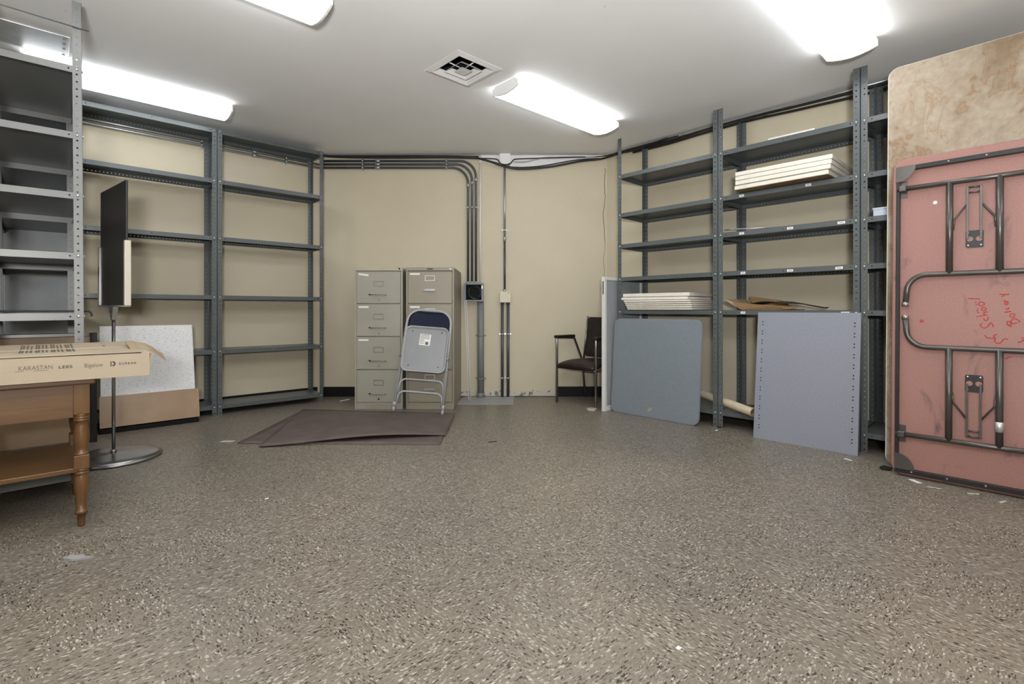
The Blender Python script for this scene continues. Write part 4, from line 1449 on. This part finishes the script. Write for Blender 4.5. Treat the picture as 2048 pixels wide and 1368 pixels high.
b.prism([(lx + .0065, fz - .003)] + [(lx + .0075 + .010 * math.cos(a_), fz + .008 + .011 * math.sin(a_)) for a_ in [R(-85 + 17 * k) for k in range(11)]] + [(lx + .0065, fz + .019), (lx + .0065, fz + .013)] +
        [(lx + .0075 + .0045 * math.cos(a_), fz + .008 + .005 * math.sin(a_)) for a_ in [R(80 - 16 * k) for k in range(11)]] + [(lx + .0065, fz + .003)], XZY, -.0006, 0)
b.build('emblem', 'ink', t)
# rows of small print on top, running away from the viewer
b = MB()
for k in range(15):
    x = .700 + .0125 * k + (.004 if k % 4 == 0 else 0)
    ln = random.uniform(.34, .44)
    yy = .115
    while yy < .115 + ln:
        w = random.uniform(.014, .035)
        top = BH + (.0098 if yy < .27 else .0126 + .008 * (yy - .305) / .305)
        if not .265 < yy < .312:
            b.box(x, x + .006, yy, yy + w * .9, top - .001, top + .0012)
        yy += w + .004
b.build('small_print', 'ink_pale', t)
b = MB()
for k in range(4):
    b.box(.99, .998, .33 + .05 * k, .36 + .05 * k, BH + .0128, BH + .0148)
b.build('small_print', 'ink_pale', t)

# folding table stored inside the near rack
t = thing('folding_table', 'brown folding tabletop with black frame standing on edge inside the near shelving', 'table', (-.55, 4.14, .0935))
MB().box(0.03, .77, .004, .022, .02, .675).build('top_board', 'brown_top', t)
for q in ((0, .034, 0, .695), (.766, .800, 0, .695)):
    MB().box(q[0], q[1], -.008, .026, q[2], q[3], .004).build('rail', 'black_frame', t)
for q in ((.034, .766, 0, .022), (.034, .766, .672, .695)):
    MB().box(q[0], q[1], -.004, .024, q[2], q[3], .003).build('trim_strip', 'leg_tube', t)
MB().tube([(.742, -.014, .12), (.742, -.014, .52)], .011, 10).build('leg_tube', 'black_frame', t)
MB().box(.754, .768, -.016, -.004, .40, .45, .002).build('hinge', 'dull_metal', t)

# black rod with a hooked end on a shelf of the near rack
pts = [(-.20, 3.62, .926), (.05, 3.60, .926), (.168, 3.585, .926), (.184, 3.583, .923), (.192, 3.583, .912), (.194, 3.583, .897)]
o = MB().tube(smooth_path(pts, 6), .005, 8).build('hooked_rod', 'black_plastic')
tag(o, 'black rod with a hooked end sticking out of the near shelving', 'rod')
o = MB().tube([(-.8, 3.41, 2.40), (-.22, 3.425, 2.395), (.175, 3.438, 2.392)], .0028, 6).build('tie_wire', 'conduit')
tag(o, 'thin wire tied to the tall post near the ceiling, upper left', 'wire')
# ------- sign on a pole
SX, SY = .322, 4.010
t = thing('sign_stand', 'chrome pole stand on a round base holding a blank black sign board', 'sign stand', (SX, SY, 0), (0, 0, R(8.6)))
MB().lathe([(.245, 0), (.252, .006), (.252, .012), (.244, .020), (.225, .028), (.19, .033), (.10, .037), (.03, .040), (.014, .044)], 56).build('base', 'satin', t)
MB().lathe([(.0095, .04), (.0095, .875)], 16).build('pole', 'tube_dark', t)
MB().lathe([(.016, .04), (.016, .055), (.011, .06)], 16).build('collar', 'satin', t)
MB().lathe([(.013, .868), (.014, .90), (.012, .905)], 16).build('clamp_ring', 'chrome', t)
MB().hexa([(-.012, -.012, .872), (.012, -.012, .872), (.012, .012, .872), (-.012, .012, .872), (-.014, -.045, .952), (.014, -.045, .952), (.014, .045, .952), (-.014, .045, .952)]).build('bracket', 'chrome', t)
MB().box(-.016, .016, -.285, .285, .950, .962, .002).build('bottom_channel', 'chrome', t)
bo = MB().box(-.006, .006, -.272, .272, .962, 1.705, .003).build('sign_board', 'sign_black', t)
for y0, y1, m_, nm in ((-.292, -.266, 'channel', 'side_channel'), (.266, .292, 'chrome', 'side_channel')):
    MB().box(-.016, .016, y0, y1, .958, 1.345, .003).build(nm, m_, t)

# ------- carton of ceiling tiles leaning on the left rack
o = MB().box(.30, .95, 4.84, 4.985, 0, .034, .003).build('gap_filler', 'black_base')  # guessed black slab, added to fill the dark gap below the carton
tag(o, 'low black slab added to fill the dark gap under the carton of white tiles', 'plank')
t = thing('tile_carton', 'film-wrapped brown carton of ceiling tiles leaning on the left shelving', 'carton', (.307, 4.83, .046), (R(-12.2), 0, 0))
b = MB()
b.box(0, .645, 0, .003, 0, .235)
b.box(0, .645, .040, .043, 0, .235)
b.box(0, .645, .003, .040, 0, .003)
b.box(0, .003, .003, .040, .003, .235)
b.box(.642, .645, .003, .040, .003, .235)
b.build('sleeve', 'carton', t)
ta = Matrix.Rotation(R(-12.2), 4, 'X')
for k in range(2):
    p = Vector((.307, 4.83, .046)) + ta.to_3x3() @ Vector((.008 + .006 * k, .005 + .018 * k, .008))
    tt = thing('ceiling_tile', ('white fissured ceiling tile showing above the brown carton', 'second ceiling tile hidden behind the fissured one in the carton')[k], 'ceiling tile', p, (R(-12.2), 0, 0), 'ceiling tiles in the leaning carton')
    MB().box(0, .612, .001, .016, 0, .770 - .004 * k, .002).build('core', 'white_paint', tt)
    MB().box(.004, .608, 0, .001, .004, .764 - .004 * k).build('face', 'tile', tt)

# ------------------------------------------------------------------ litter on the floor
def litter(label, x, y, pts, m_, rz=0, th=.003, cat='litter'):
    o = MB().prism(pts, XYZ, .0005, th).build('paper_scrap', m_)
    o.location = (x, y, 0)
    o.rotation_euler = (0, 0, R(rz))
    return tag(o, label, cat)


litter('small white plastic strip on the floor left of the cabinets', 2.267, 4.95, [(-.06, -.012), (-.03, -.006), (.03, -.006), (.05, -.014), (.06, .006), (.03, .008), (-.03, .008), (-.06, .012)], 'paper', 20, .006)
litter('pinkish paper chip on the floor left of the brown sheet', .954, 3.975, [(-.045, -.025), (.04, -.02), (.045, .02), (-.04, .022)], 'pinkish', -43)
litter('crumpled grey paper scrap alone on the open floor, lower left', .100, 2.486, [(-.05, -.012), (-.01, -.022), (.03, -.010), (.05, .004), (.01, .004), (.0, .018), (-.045, .012)], 'cable_grey', -43, .008)
litter('dark dirt clump on the floor below the stained board', 3.615, .66, [(-.04, -.02), (.03, -.03), (.05, .01), (.0, .03), (-.045, .02)], 'dark', 10, .008)
litter('pale debris flake on the floor before the pink table', 3.46, .50, [(-.03, -.01), (.03, -.014), (.04, .008), (-.02, .012)], 'paper', 50)
litter('white paper flake by the foot of the middle post on the right', 3.80, 1.76, [(-.02, -.006), (.02, -.008), (.024, .006), (-.016, .008)], 'paper', 10)
litter('white paper flake in front of the lavender panel', 3.66, .86, [(-.022, -.008), (.02, -.010), (.022, .008), (-.02, .008)], 'paper', 70)
litter('tiny white paper flake in the middle of the open floor', .805, 2.639, [(-.008, -.005), (.008, -.006), (.009, .005), (-.007, .006)], 'paper')
litter('short dark splinter on the floor right of the brown sheet', 2.318, 2.687, [(-.03, -.003), (.03, -.004), (.03, .003), (-.03, .004)], 'dark', -20)
litter('tiny pale flake on the open floor at the lower right of centre', 1.28, .70, [(-.007, -.005), (.007, -.006), (.008, .005), (-.006, .006)], 'paper')
for k, (lx, ly, lab) in enumerate(((3.41, .42, 'pale grit flake on the floor near the left foot of the pink table'), (3.44, .27, 'pale grit flake on the floor in front of the pink table, second along its edge'), (3.40, .16, 'pale grit flake on the floor in front of the pink table, nearest the right edge'))):
    litter(lab, lx, ly, [(-.03, -.006), (.02, -.010), (.035, .004), (-.015, .009)], 'plaster', -80 + 30 * k)
litter('crumpled pinkish paper below the armchair', 3.74, 2.92, [(-.05, -.03), (.03, -.045), (.05, .01), (.01, .05), (-.04, .03)], 'pinkish', 30, .012)
